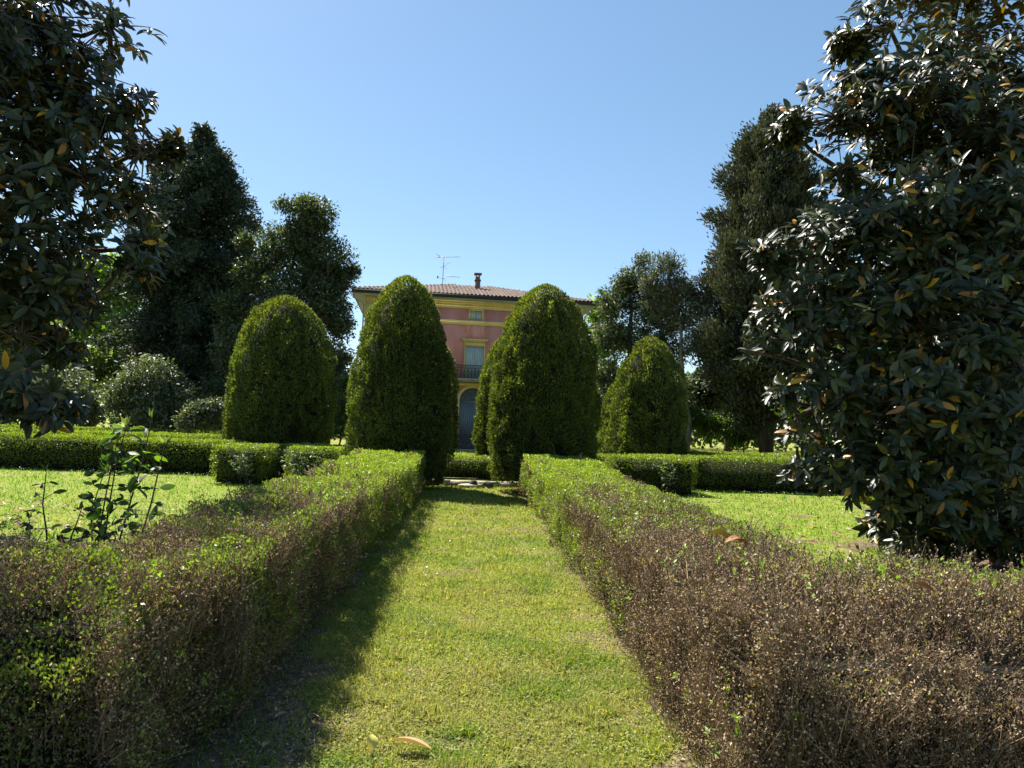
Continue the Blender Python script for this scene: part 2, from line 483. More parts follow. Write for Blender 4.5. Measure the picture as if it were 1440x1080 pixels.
    if near:    # bright young shoots on the dying stretches and bare stems low down
        for A, B, C, D, nn, side in surf:
            area = np.linalg.norm(np.cross(C - A, D - B)) / 2
            ns = int(area * (46 if not side else 22))
            u, v = rng.random((ns, 1)), rng.random((ns, 1))
            p = A * (1 - u) * (1 - v) + B * u * (1 - v) + C * u * v + D * (1 - u) * v
            p = p[(vnoise(p, 1.7, 41) > .45) & ~in_any(p, quads, .1 if side else 9) & (p[:, 2] > .2)]
            if brown is not None: p = p[rng.random(len(p)) < .15 + brown(p, side) * .55]
            for c in p:
                k = int(rng.integers(6, 13)); hh = .05 + .08 * rng.random()
                a = norm(rng.normal(size=3) * .3 + nn * .3 + ZUP); zz = rng.random(k) * hh
                q = c + a * zz[:, None] + (nn * -.02)
                leaf.cloud(FOLD, q, norm(rdir(k) + a * .8), norm(a + rdir(k) * .5), .022 + .012 * rng.random(k), .014, pick(k, [(.19, .28, .035), (.13, .20, .03), (.24, .33, .05)], None, .18))
        for A, B, C, D, nn, side in surf:
            if not side: continue
            ln = np.linalg.norm(B - A)
            for i in range(int(ln * 5)):
                u = rng.random(); b0 = A * (1 - u) + B * u - nn * (.20 + .12 * rng.random())
                if in_any(b0[None], quads, .34)[0] or not in_any(b0[None], quads, .15)[0]: continue
                top = b0 + nn * rng.normal(-.06, .03) + np.array([rng.normal(0, .08), rng.normal(0, .08), .35 + .35 * rng.random()])
                md = (b0 + top) / 2 + rng.normal(0, .035, 3)
                stem.tube([b0 - ZUP * .03, md, top], [.013, .009, .004], 5, (.075, .06, .047), cap=False)
                for _ in range(3):
                    e = md + (top - md) * rng.random() ; f = e + nn * .05 + rng.normal(0, .05, 3) + ZUP * .10
                    stem.tube([e, (e + f) / 2 + rng.normal(0, .01, 3), f], [.005, .004, .002], 4, (.09, .072, .055), cap=False)
    core.build('shade_core', M_CORE, t, base)
    if leaf.n: leaf.build('foliage', M_BOX, t, base)
    if twig.n: twig.build('dry_twigs', M_DRY, t, base)
    return t


def brown_left(p, side):
    n = fbm(p, 1.1, 61)
    b = .9 * sstep(10.5, 6.5, p[:, 1] + (n - .5) * 6)
    b = b * (.24 + .72 * sstep(.40, .6, fbm(p, 2.3, 62)))
    if side: b = b * .62 + .08
    return b


def brown_right(p, side):
    n = fbm(p, 1.1, 71)
    b = sstep(9.5, 5.2, p[:, 1] + (n - .5) * 7)
    b = b * (.55 + .6 * sstep(.3, .55, fbm(p, 2.1, 72)))
    b = np.maximum(b, sstep(5.2, 4.4, p[:, 1]) * .97)
    strip = sstep(3.75, 4.1, p[:, 1]) * (p[:, 0] > 2.0) * (p[:, 2] > .7)
    b = b * (1 - .75 * strip)
    outer = (p[:, 1] < 9) * sstep(.35, .75, p[:, 0] - 1.15) * (1 - sstep(4.6, 4.2, p[:, 1]))
    b = b * (1 - .22 * sstep(4.8, 6.5, p[:, 1]))
    return b * (1 - .5 * outer) + (.12 if side else 0)


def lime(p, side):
    return (0.75 if not side else .22) * sstep(6, 11, p[:, 1]) + .08  # tops limer than sides: sunlight put into the leaf colour


HH = .92
LQ = [[(-1.96, 4.15), (-1.13, 4.15), (-1.10, 10.5), (-2.22, 10.5)], [(-2.22, 10.5), (-1.10, 10.5), (-1.13, 17.5), (-2.70, 17.5)],
      [(-5.2, 3.05), (-1.28, 3.05), (-1.13, 4.15), (-5.2, 4.15)]]
hedge('long box hedge left of the grass path, green at the far end and browning nearer', LQ, HH, brown_left, 'long box hedges flanking the grass path', True, lime=lime)
RQ = [[(1.06, 4.15), (1.98, 4.15), (2.25, 10.5), (1.10, 10.5)], [(1.10, 10.5), (2.25, 10.5), (2.70, 17.4), (1.13, 17.4)],
      [(1.02, 2.85), (5.2, 2.85), (5.2, 4.15), (1.06, 4.15)]]
hedge('long box hedge right of the grass path, its near end dead grey brown twigs', RQ, HH, brown_right, 'long box hedges flanking the grass path', True, lime=lime)


def rect(x0, x1, y0, y1): return [(x0, y0), (x1, y0), (x1, y1), (x0, y1)]


def limefar(p, side): return (.55 if not side else .12) * np.ones(len(p))  # far hedge tops coloured as sunlit, sides less so


PH = 'clipped box hedges of the parterre'
hedge('low box hedge across the back of the left lawn, left of its stepped corner', [rect(-24, -6.45, 21.4, 22.7)], .92, None, PH, smin=.03, lime=limefar)
hedge('second row of box hedge behind the left lawn, in front of the shrubs', [rect(-26, -7.9, 26, 27.2)], .95, None, PH, smin=.03, lime=limefar)
hedge('farthest row of box hedge at left, foot of the dark shrubs', [rect(-28, -8.5, 31, 32)], 1.0, None, PH, smin=.03, lime=limefar)
hedge('stepped box hedge with two blocks below the leftmost clipped yew cone', [rect(-6.4, -5.15, 18.5, 20.3), rect(-4.6, -3.4, 18.5, 20.3), rect(-6.4, -3.4, 20.3, 21.2)], .92, None, PH, smin=.03, lime=limefar)
hedge('box hedge block at the foot of the rightmost clipped yew cone', [rect(2.95, 3.6, 20.6, 21.4), rect(3.6, 5.85, 19.2, 21.4)], .95, None, PH, smin=.03, lime=limefar)
hedge('low box hedge across the back of the right lawn, running behind the magnolia', [rect(6.2, 24, 21.2, 22.5)], .95, None, PH, smin=.03, lime=limefar)
hedge('second row of box hedge behind the right lawn, in front of the cypress', [rect(7.6, 26, 26, 27.2)], .95, None, PH, smin=.03, lime=limefar)
hedge('short low box hedge between the feet of the two big yew cones', [rect(-2.2, 1.6, 22.9, 23.6)], .66, None, PH, smin=.03, lime=limefar)

# ------------------------------------------------------------------ clipped yew cones
YEWC = [(.066, .100, .028), (.085, .118, .034), (.050, .080, .024), (.11, .135, .036)]


def cone(label, cx, cy, Rm, H, z0=.12, pw=3.0, dens=1.0, ex=.56):
    base = np.array([cx, cy, 0.0]); t = thing('clipped_yew', label, 'topiary', base, 'clipped yew cones')

    def rad(tt): return Rm * (1 - tt ** pw) ** ex * (.80 + .20 * sstep(-.02, .24, tt))
    dist = math.hypot(cx, cy); s = dist * .0029
    n = int(2 * math.pi * Rm * H * .85 * 2.3 / (s * s * .34) * dens)
    tt = rng.random(n * 2); tt = tt[rng.random(n * 2) < np.maximum(rad(tt) / Rm, .3)][:n]; n = len(tt)
    ph = rng.random(n) * 2 * math.pi
    d3 = np.stack([np.cos(ph), np.sin(ph), 0 * ph], 1)
    p0 = np.stack([cx + Rm * np.cos(ph), cy + Rm * np.sin(ph), tt * H], 1)
    lump = (fbm(p0, .8, int(cx * 10) % 97) - .5) * .38 + (vnoise(p0, 3.2, 5) - .5) * .20 + (vnoise(p0 * np.array([1, 1, .45]), 6, 6) - .5) * .17
    r = np.maximum(rad(tt) + lump * (.35 + .65 * (tt < .93)) - rng.exponential(.05, n), .02)
    sl = np.gradient(rad(np.linspace(0, 1, 200)), 1 / 199) / H
    slope = np.interp(tt, np.linspace(0, 1, 200), sl)
    nn = norm(np.stack([d3[:, 0], d3[:, 1], np.clip(-slope, -.3, 6)], 1))
    p = np.stack([cx + r * np.cos(ph), cy + r * np.sin(ph), z0 + tt * (H - z0)], 1)
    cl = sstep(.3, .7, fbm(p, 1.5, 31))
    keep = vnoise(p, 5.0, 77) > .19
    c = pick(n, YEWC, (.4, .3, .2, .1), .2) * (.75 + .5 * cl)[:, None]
    tip = rng.random(n) < .13 + .25 * sstep(.6, .92, tt)  # more yellow tips towards the top, sunlight painted into the colour
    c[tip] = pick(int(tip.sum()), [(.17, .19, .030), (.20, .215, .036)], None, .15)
    ax = norm(rdir(n) * .55 + nn * .75 + ZUP * .55); nr = norm(rdir(n) * .8 + nn)
    g = Geo(); L_ = s * (.7 + .9 * rng.random(n))
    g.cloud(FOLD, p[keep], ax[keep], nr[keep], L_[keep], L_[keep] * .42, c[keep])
    g.build('foliage', M_YEW, t, base)
    # solid dark core added to block light, inner shade put into its colour
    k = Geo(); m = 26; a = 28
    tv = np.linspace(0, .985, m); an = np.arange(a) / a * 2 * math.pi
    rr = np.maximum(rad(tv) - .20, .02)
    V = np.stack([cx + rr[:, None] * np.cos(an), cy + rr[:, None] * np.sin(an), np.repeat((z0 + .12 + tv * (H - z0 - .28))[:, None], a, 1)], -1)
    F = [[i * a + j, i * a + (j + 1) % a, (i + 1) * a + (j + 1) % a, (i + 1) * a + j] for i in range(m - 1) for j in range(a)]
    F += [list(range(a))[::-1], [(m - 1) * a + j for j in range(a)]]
    k.raw(V, F); k.build('shade_core', M_CORE, t, base)
    tr = Geo()
    tr.tube([(cx, cy, -.05), (cx + .03, cy - .02, .3), (cx, cy, .8)], [.26, .19, .16], 10)
    tr.build('trunk', M_BARK, t, base)
    return t


pL = P(564, 600, 19.0)
cone('big clipped yew cone left of the villa door, nearest on that side', pL[0], 19.0, 1.31, 5.36)
pR = P(762, 600, 19.0)
cone('big clipped yew cone right of the villa door, nearest and broadest', pR[0], 19.0, 1.46, 5.30, z0=.25)
cone('clipped yew cone mostly hidden behind the big left one', P(612, 600, 29)[0], 29.0, .85, 4.9)
cone('clipped yew cone mostly hidden behind the big right one', P(707, 600, 29)[0], 29.0, 1.10, 5.2)
cone('leftmost clipped yew cone, standing alone behind the stepped box hedge', P(394, 600, 23.2)[0], 23.2, 1.58, 5.40, pw=3.2, ex=.52)
cone('small clipped yew cone farthest right, behind the box hedge block', P(911, 600, 27)[0], 27.0, 1.42, 5.1)
cone('slim yew cone peeping out behind the small one at right', P(872, 600, 33)[0], 33.0, .95, 3.9)

# ------------------------------------------------------------------ trees
def limb(g, a, b, r0, r1, bend=.12, n=7, sides=6, sag=0):
    a, b = np.asarray(a, float), np.asarray(b, float)
    t = np.linspace(0, 1, n)[:, None]
    L_ = np.linalg.norm(b - a)
    off = rng.normal(0, bend * L_, 3)
    w = rng.normal(0, .010 * L_, (n, 3)); w[0] = 0; w[-1] = 0
    pts = a * (1 - t) + b * t + off * np.sin(t * math.pi) * .6 + w + np.array([0, 0, sag * L_]) * np.sin(t * math.pi)
    g.tube(pts, r0 + (r1 - r0) * t[:, 0] ** .8, sides, cap=False)
    return pts


def blob_points(bl, n, shell=.5):
    c = np.array([b[:3] for b in bl]); r = np.array([b[3] for b in bl])
    w = np.maximum(r, .42) ** 1.8; i = rng.choice(len(bl), n, p=w / w.sum())
    d = rdir(n); rr = (1 - shell * rng.random(n) ** 1.3) * (.85 + .3 * rng.random(n))
    p = c[i] + d * (r[i] * rr)[:, None] * np.array([1, 1, .85])
    return p, norm(d + ZUP * .2), i


def magnolia_near(label, base, blobs, nros, trunk_h, yellow=.03, L0=.182, gap=.36, extra=()):
    base = np.asarray(base, float); t = thing('magnolia_tree', label, 'tree', base, 'near evergreen magnolias')
    wood = Geo()
    top = base + np.array([rng.normal(0, .2), rng.normal(0, .2), trunk_h])
    tp = limb(wood, base - ZUP * .1, top, .26, .06, .03, 12, 10)
    bl = [(*P(px, py, d), r) for px, py, d, r in blobs] + list(extra)
    p, out, bi = blob_points(bl, nros, .75)
    p[:, 2] = np.maximum(p[:, 2], .10)
    p = p[vnoise(p, 1.25, 19) * .62 + vnoise(p, 3.1, 22) * .38 > gap]; n = len(p)
    d0 = p - (base + ZUP * 3.5); d0[:, 2] *= .5
    # twig tip directions: outward and up
    tip = norm(norm(d0) * .8 + ZUP * .55 + rdir(n) * .55)
    wg = Geo()
    for b in bl:
        c = np.array(b[:3]); dh = np.hypot(*(c[:2] - base[:2]))
        z = np.clip(c[2] - .25 * dh - .2, .5, trunk_h - .3)
        k = int(np.argmin(np.abs(tp[:, 2] - z))); s = tp[k]
        limb(wg, s, c, .075, .022, .08, 8, 6, .08)
        near = np.where(np.linalg.norm(p - c, axis=1) < b[3] * 1.2)[0]
        for q in near[:26]:
            limb(wg, c + (p[q] - c) * .05, p[q], .014, .005, .10, 4, 4)
    wood.build('trunk', M_BARK, t, base, True); wg.build('branches', M_BARK, t, base, True)
    K = 11
    pc = np.repeat(p, K, 0); a = np.repeat(tip, K, 0); m = n * K
    rad = norm(np.cross(a, rdir(m)))
    el = rng.uniform(-.35, .75, m)
    ax = norm(rad * np.cos(el)[:, None] + a * np.sin(el)[:, None] - ZUP * .22)
    nr = norm(a * np.cos(el)[:, None] - rad * np.sin(el)[:, None] + rdir(m) * .22)
    pc = pc - a * (rng.random(m) * .10)[:, None] + rad * .012
    keep = rng.random(m) < .86
    L_ = L0 * (.65 + .6 * rng.random(m))
    c = pick(m, [(.028, .040, .015), (.038, .050, .018), (.022, .031, .013), (.070, .085, .022)], (.4, .3, .2, .1), .15)
    ye = rng.random(m) < yellow
    c[ye] = pick(int(ye.sum()), [(.42, .24, .02), (.34, .17, .03), (.25, .12, .03)], None, .15)
    g = Geo(); g.cloud(BIG, pc[keep], ax[keep], nr[keep], L_[keep], L_[keep] * (.31 + .09 * rng.random(keep.sum())), c[keep])
    g.build('crown', M_MAG, t, base, True)
    b = rng.random(n) < .3; k = int(b.sum())
    g = Geo(); g.cloud(FOLD, p[b], norm(tip[b] + ZUP * .7), rdir(k), .10, .018, pick(k, [(.22, .24, .15)], None, .15))
    g.build('buds', M_MAG, t, base)['kind'] = 'stuff'
    return t


RB = [(1190, 60, 9.5, .22), (1108, 178, 9.3, .2), (1082, 350, 9, .22), (1040, 492, 9, .2), (1095, 560, 9.2, .2), (1108, 655, 9.2, .2), (1200, 250, 9.2, .3), (1255, 40, 9.5, .72), (1215, 125, 9.5, .55), (1178, 165, 9.3, .58), (1300, 140, 9, .95), (1400, 60, 9.5, 1.1), (1400, 200, 9, 1.0),
      (1260, 200, 9.4, .6), (1250, 300, 9.0, .85), (1165, 330, 9, .62), (1330, 300, 8.6, .9), (1430, 330, 8.6, 1.0),
      (1130, 430, 9, .58), (1080, 470, 9, .40), (1220, 430, 9, .9), (1330, 430, 8.5, 1.0), (1430, 450, 8.5, .9),
      (1170, 555, 9, .6), (1122, 585, 9.2, .33), (1260, 560, 8.7, .9), (1370, 560, 8.5, .9),
      (1212, 638, 9, .58), (1168, 655, 9.2, .28), (1290, 660, 8.7, .75), (1400, 660, 8.7, .85),
      (1285, 728, 9.4, .42), (1250, 735, 9.6, .26), (1340, 735, 9.4, .5), (1420, 735, 9.2, .5), (1300, 752, 9.8, .35), (1390, 765, 9.6, .3), (1275, 770, 10, .22), (1340, 775, 9.6, .3), (1430, 775, 9.4, .35), (1290, 700, 9, .6), (1380, 710, 9, .6),
      (1350, 150, 12.5, 1.9), (1420, 300, 13, 1.9), (1370, 450, 13, 1.8), (1320, 580, 12.5, 1.3), (1450, 600, 13, 1.5),
      (1560, 200, 11, 2.0), (1560, 450, 11, 2.0), (1550, 640, 11, 1.4), (1370, -80, 11, 1.7), (1490, -120, 11, 1.8), (1310, -50, 11, 1.0), (1470, 120, 10, 1.2)]
bR = G(1385, 768)
magnolia_near('big evergreen magnolia filling the right edge, boughs down to the lawn', (bR[0], bR[1] + .3, 0), RB, 9800, 10.0, .045, gap=.42)
LB = [(50, 20, 9, 1.0), (155, 35, 9, .46), (100, 80, 9, .7), (30, 120, 8.5, .9), (130, 165, 9, .7), (192, 155, 9, .38),
      (200, 212, 9, .48), (236, 205, 9.3, .22), (120, 250, 8.6, .85), (40, 230, 8.5, .9), (195, 285, 9, .42), (212, 345, 9, .17), (196, 372, 8.6, .2),
      (110, 315, 9, .7), (30, 330, 8.5, .8), (60, 400, 8.5, .6), (112, 430, 9, .36), (30, 470, 8.5, .42), (92, 490, 9, .24), (10, 555, 8, .4),
      (72, 572, 8, .28), (100, 565, 8.2, .16), (-80, 100, 10, 1.7), (-80, 300, 10, 1.7), (-80, 480, 10, 1.2), (-150, 200, 12, 2), (-100, -100, 10, 1.9),
      (60, -80, 10, 1.2), (-150, 500, 12, 1.5), (-190, 80, 8, 1.8), (-200, 330, 8, 1.6), (-40, 20, 8, 1.2)]
magnolia_near('big evergreen magnolia hanging in from the left edge, trunk out of sight', (-8.3, 10.6, 0), LB, 4000, 10.0, .035, gap=.455, extra=((-6.9, 8.5, 7.9, 1.2), (-6.0, 7.8, 8.1, .8), (-7.8, 9.3, 8.4, 1.4), (-5.3, 6.9, 7.7, .8), (-6.5, 8.0, 7.2, .8), (-7.5, 8.6, 7.4, 1.0)))  # extra: unseen boughs above the view, added to shade the near left hedge


def broadleaf(name, label, base, blobs, n, cols, w, mat, L0=.3, wid=.5, group=None, trunk_r=.2, bark=None, gap=.28, k=5, shell=.6, freq=.8, droop=0, pinned=None):
    """clumps of leaf sprays through lumpy boughs"""
    base = np.asarray(base, float); t = thing(name, label, 'shrub' if 'shrub' in name else 'tree', base, group)
    bl = [(*P(px, py, d), r) for px, py, d, r in blobs]
    p, out, bi = blob_points(bl, n, shell)
    p = p[(vnoise(p, freq, 19) * .7 + vnoise(p, freq * 2.7, 20) * .3) > gap]
    p = p[p[:, 2] > .1]; m = len(p)
    wood = Geo()
    topz = max(b[2] for b in bl) - .5; cx = np.mean([b[0] for b in bl[:3]]); cy = np.mean([b[1] for b in bl])
    tp = limb(wood, base - ZUP * .1, pinned if pinned is not None else (cx, cy, max(topz, 1.0)), trunk_r, trunk_r * .25, .03, 10, 8)
    wood.build('trunk', bark or M_BARK, t, base, True)
    br = Geo()
    for b in bl:
        c = np.array(b[:3]); z = np.clip(c[2] - .4 * np.hypot(*(c[:2] - base[:2])), .25 * topz, topz)
        kk = int(np.argmin(np.abs(tp[:, 2] - z)))
        limb(br, tp[kk], c, trunk_r * .33, .03, .08, 6, 5)
        near = np.where(np.linalg.norm(p - c, axis=1) < b[3] * 1.1)[0]
        for q in near[:12]: limb(br, c, p[q], .025, .012, .1, 4, 4)
    br.build('branches', bark or M_BARK, t, base, True)
    m2 = m * k
    pc = np.repeat(p, k, 0) + rng.normal(0, L0 * .55, (m2, 3)); oc = norm(pc - np.mean([b[:3] for b in bl], 0))
    ax = norm(rdir(m2) + oc * .5 + ZUP * (.15 - droop)); nr = norm(rdir(m2) * .7 + ZUP * .8 + oc * .3)
    c = np.repeat(pick(m, cols, w, .2), k, 0) * (1 + rng.normal(0, .15, (m2, 1)))
    L_ = L0 * (.5 + .8 * rng.random(m2))
    g = Geo(); g.cloud(FOLD if L0 > .17 else QUAD, pc, ax, nr, L_, L_ * wid, np.clip(c, .004, .9))
    g.build('crown', mat, t, base)
    return t


def conifer(label, base, H, prof, n, cols, L0=.4, droop=.0, group=None, lean=0.0, trunk_r=.3, z0=1.0, gap=.3, lobes=9):
    base = np.asarray(base, float); t = thing('conifer_tree', label, 'tree', base, group)
    zt = np.array([a for a, b in prof]); rt = np.array([b for a, b in prof])
    npl = int(n / 110)
    tz = rng.random(npl * 4); tz = tz[rng.random(npl * 4) < np.interp(tz, zt, rt) / rt.max() + .12][:npl]; npl = len(tz)
    pa = rng.random(npl) * 2 * math.pi
    side_lump = .74 + .48 * fbm(np.stack([np.cos(pa) * 1.6, np.sin(pa) * 1.6, tz * H * .22], 1), 1.0, 7)
    pr = np.interp(tz, zt, rt) * side_lump * np.where(rng.random(npl) < .35, rng.uniform(.3, .8, npl), rng.uniform(.75, 1.12, npl))
    pz = z0 + tz * (H - z0)
    od = np.stack([np.cos(pa), np.sin(pa), 0 * pa], 1)
    rise = (1.3 - 2.6 * droop) * (.6 + .5 * rng.random(npl))
    tipp = base + od * pr[:, None] + ZUP * pz[:, None]
    root = base + od * (pr * .12)[:, None] + ZUP * np.maximum(pz - rise, .5)[:, None]
    i = rng.integers(0, npl, n); u = (rng.random(n) ** .7)[:, None]
    sg = (.16 + .42 * (1 - u[:, 0]) * np.minimum(1, pr[i] / 2)) * (1.0 - .45 * tz[i] ** 2)
    p = root[i] * (1 - u) + tipp[i] * u + rng.normal(0, 1, (n, 3)) * sg[:, None] * np.array([1, 1, .9])
    p[:, 2] += np.minimum(0, -droop * .8 * (u[:, 0] ** 2))
    p[:, 2] = np.minimum(p[:, 2], base[2] + H)
    kp = (vnoise(p, .9, 19) * .5 + vnoise(p, 2.4, 21) * .5) > gap; p = p[kp]; m = len(p); out = od[i][kp]
    wood = Geo(); wood.tube([base - ZUP * .1, base + ZUP * H * .4, base + ZUP * H * .93], [trunk_r, trunk_r * .7, .04], 8); wood.build('trunk', M_BARK, t, base, True)
    br = Geo()
    for i in range(0, m, max(1, m // 160)):
        z = max(.8, p[i, 2] - .6); limb(br, base + ZUP * (z - base[2]), p[i], .06, .015, .05, 4, 4)
    br.build('branches', M_BARK, t, base, True)
    k = 6; m2 = m * k
    pc = np.repeat(p, k, 0) + rng.normal(0, L0 * .7, (m2, 3)); oc = np.repeat(out, k, 0)
    ax = norm(rdir(m2) * .55 + oc * .45 + ZUP * (.7 - droop)); nr = norm(rdir(m2) + oc * .5)
    L_ = L0 * (.5 + .8 * rng.random(m2)); c = np.repeat(pick(m, cols, None, .2), k, 0)
    g = Geo(); g.cloud(QUAD, pc, ax, nr, L_, L_ * .36, c); g.build('crown', M_CON, t, base)
    return t


def gp(px, d):
    q = P(px, 600, d); return (q[0], q[1], 0)


BGT = 'background trees of the park'
DK = [(.038, .056, .034), (.030, .046, .030), (.05, .068, .038)]
conifer('tall dark drooping conifer at left behind the hanging magnolia', gp(262, 42), 17.6,
        [(0, 2.4), (.12, 3.3), (.35, 4.1), (.55, 4.2), (.75, 3.7), (.88, 2.3), (.96, 1.1), (1, .2)], 32000, DK, .26, .75, BGT, z0=1.2, gap=.27)
conifer('tall ragged cypress at right with visible dark trunk', gp(1078, 38), 18.9,
        [(0, 1.7), (.10, 3.0), (.2, 3.7), (.4, 3.8), (.6, 3.3), (.78, 2.5), (.9, 1.6), (.97, .8), (1, .2)], 46000, [(.058, .066, .040), (.045, .055, .034), (.078, .082, .05)], .25, .1, BGT, z0=3.0, gap=.34, trunk_r=.42)
MG = [(.055, .075, .036), (.07, .09, .042), (.042, .06, .03), (.14, .13, .075)]
broadleaf('magnolia_tree', 'dark loose magnolia left of the villa, behind the leftmost yew cone', gp(415, 36),
          [(440, 305, 36, 1.15), (400, 345, 36, 1.25), (462, 365, 36, 1.3), (360, 385, 36, 1.1), (330, 430, 36, .9), (420, 420, 35.5, 1.9), (470, 440, 36, 1.0), (478, 500, 36, .7),
           (330, 500, 35, 1.1), (440, 530, 36, 1.6), (380, 540, 35.5, 1.6), (310, 550, 34.5, .8), (430, 290, 36, .6), (478, 395, 36, .7), (495, 382, 36, .35), (345, 340, 36.4, .45), (370, 470, 36, 1.7), (476, 460, 36, .8), (470, 530, 36, .8), (455, 500, 36, 1.2), (400, 290, 36, .45), (330, 470, 36, .9), (412, 365, 36.3, 1.7), (448, 405, 36.3, 1.6), (435, 330, 36.2, 1.2)],
          11500, MG, (.4, .3, .2, .1), M_FARLEAF, .18, .45, BGT, .24, gap=.27, k=7)
broadleaf('magnolia_tree', 'dark dense magnolia right of the villa, behind the small yew cone', gp(890, 42),
          [(893, 395, 42, 1.1), (905, 368, 42, .6), (868, 425, 42, 1.2), (920, 430, 42, 1.4), (858, 470, 42, 1.1), (900, 480, 42, 1.8), (852, 525, 42, .9), (930, 500, 42, 1.5), (875, 560, 42, 1.6), (925, 570, 42, 2.0), (880, 400, 42, .8)],
          6000, MG, (.4, .3, .2, .1), M_FARLEAF, .19, .45, BGT, .26, k=7)
broadleaf('pine_tree', 'thin leaning pine with bare grey trunk right of the villa', gp(966, 40),
          [(938, 378, 40, .8), (955, 410, 40, 1.0), (918, 400, 40, .7), (970, 440, 40, 1.1), (925, 430, 40.5, .9), (985, 480, 40, 1.0), (945, 455, 41, .7)],
          2600, [(.12, .135, .085), (.09, .11, .07), (.15, .16, .11)], None, M_CON, .30, .22, BGT, .20, M_BARKL, gap=.33, pinned=P(940, 372, 40))
BR = [(.17, .25, .035), (.13, .20, .03), (.21, .29, .05)]
broadleaf('leafy_tree', 'bright yellow green sunlit tree behind the hanging magnolia', gp(130, 55),
          [(150, 390, 55, 1.9), (125, 385, 55, 1.4), (175, 400, 55, 1.3), (120, 440, 55, 2.6), (185, 470, 54, 2.2), (60, 460, 55, 2.6), (100, 510, 54, 3.0), (20, 500, 55, 2.6), (170, 420, 55, 1.4)],
          4200, BR, None, M_BRIGHT, .42, .6, BGT, .25)
broadleaf('leafy_tree', 'light green tree showing above the hedge left of the dark conifer', gp(45, 46),
          [(40, 480, 46, 2.2), (90, 520, 46, 2.0), (160, 510, 46, 1.9), (20, 540, 46, 2), (200, 500, 47, 1.6)],
          3000, [(.10, .15, .038), (.13, .18, .04), (.08, .12, .036)], None, M_BRIGHT, .36, .55, BGT, .2)
broadleaf('leafy_tree', 'bright green tree peeping past the right corner of the villa', gp(846, 66),
          [(846, 440, 66, 1.5), (850, 480, 66, 2), (842, 530, 66, 2.2), (860, 570, 66, 2.5)], 1500, BR, None, M_BRIGHT, .45, .6, BGT, .25)
GRY = [(.095, .115, .065), (.12, .135, .085), (.07, .09, .05), (.18, .19, .14)]
SH = 'evergreen shrubs behind the parterre'
broadleaf('evergreen_shrub', 'wide grey green shrub low at the far left edge', gp(50, 34), [(35, 555, 34, 1.3), (90, 552, 34, 1.5), (120, 575, 33.5, 1.0), (-20, 560, 34, 1.4), (-90, 540, 34, 1.8)],
          3000, GRY, (.4, .3, .2, .1), M_FARLEAF, .20, .5, SH, .08, gap=.2)
broadleaf('evergreen_shrub', 'rounded grey green shrub in front of the dark conifer', gp(215, 33), [(212, 535, 33, 1.25), (180, 560, 33, 1.0), (250, 565, 33, 1.0), (215, 575, 32.5, 1.0)],
          3000, GRY, (.4, .3, .2, .1), M_FARLEAF, .17, .5, SH, .08, gap=.18)
broadleaf('evergreen_shrub', 'small pale glossy shrub beside the leftmost yew cone', gp(288, 29), [(285, 585, 29, .6), (305, 580, 29, .55), (265, 592, 29, .4)],
          1500, [(.10, .12, .08), (.15, .16, .12), (.07, .09, .05)], None, M_FARLEAF, .15, .5, SH, .05, gap=.18)
broadleaf('evergreen_shrub', 'dark shrub filling the gap between leftmost and big left yew cones', gp(476, 31), [(476, 570, 31, .55), (482, 545, 31.5, .5), (472, 598, 31, .5), (490, 590, 33, .7)],
          1100, [(.06, .085, .03), (.09, .12, .035)], None, M_FARLEAF, .16, .5, SH, .05, gap=.2)
broadleaf('leafy_tree', 'dark crooked tree with forked trunk under the tall cypress', gp(1022, 46),
          [(1010, 540, 46, 1.6), (1050, 550, 46, 1.5), (985, 560, 46, 1.3), (1080, 560, 45, 1.5), (1030, 510, 46, 1.6), (1110, 545, 46, 1.6)], 3400, [(.035, .05, .024), (.05, .07, .03), (.03, .04, .02)], None, M_FARLEAF, .34, .5, BGT, .28, gap=.3)
broadleaf('leafy_shrub', 'fresh green shrub at the foot of the cypress trunk', gp(1048, 40), [(1045, 600, 40, .9), (1062, 612, 40, .6), (1035, 615, 40, .6), (1000, 600, 41, .8), (975, 590, 41, .7)],
          1500, [(.10, .15, .035), (.07, .11, .03)], None, M_BRIGHT, .22, .55, SH, .06, gap=.25)
broadleaf('leafy_tree', 'green tree glimpsed through the right magnolia', gp(1330, 30),
          [(1250, 500, 30, 2.2), (1350, 440, 30, 2.5), (1420, 500, 30, 2.5), (1300, 560, 30, 1.8), (1180, 560, 32, 1.5), (1480, 400, 30, 2.5), (1140, 580, 33, 1.2), (1400, 580, 30, 1.8)],
          4200, [(.05, .08, .025), (.10, .15, .035), (.035, .055, .02)], None, M_BRIGHT, .34, .55, BGT, .25)
broadleaf('leafy_tree', 'dark tree behind the left magnolia at the left edge', gp(-60, 40),
          [(-40, 420, 40, 2.5), (-90, 480, 40, 2.5), (10, 440, 41, 1.8), (-140, 400, 40, 3), (20, 520, 40, 1.6)], 2600, DK, None, M_FARLEAF, .4, .5, BGT, .25)

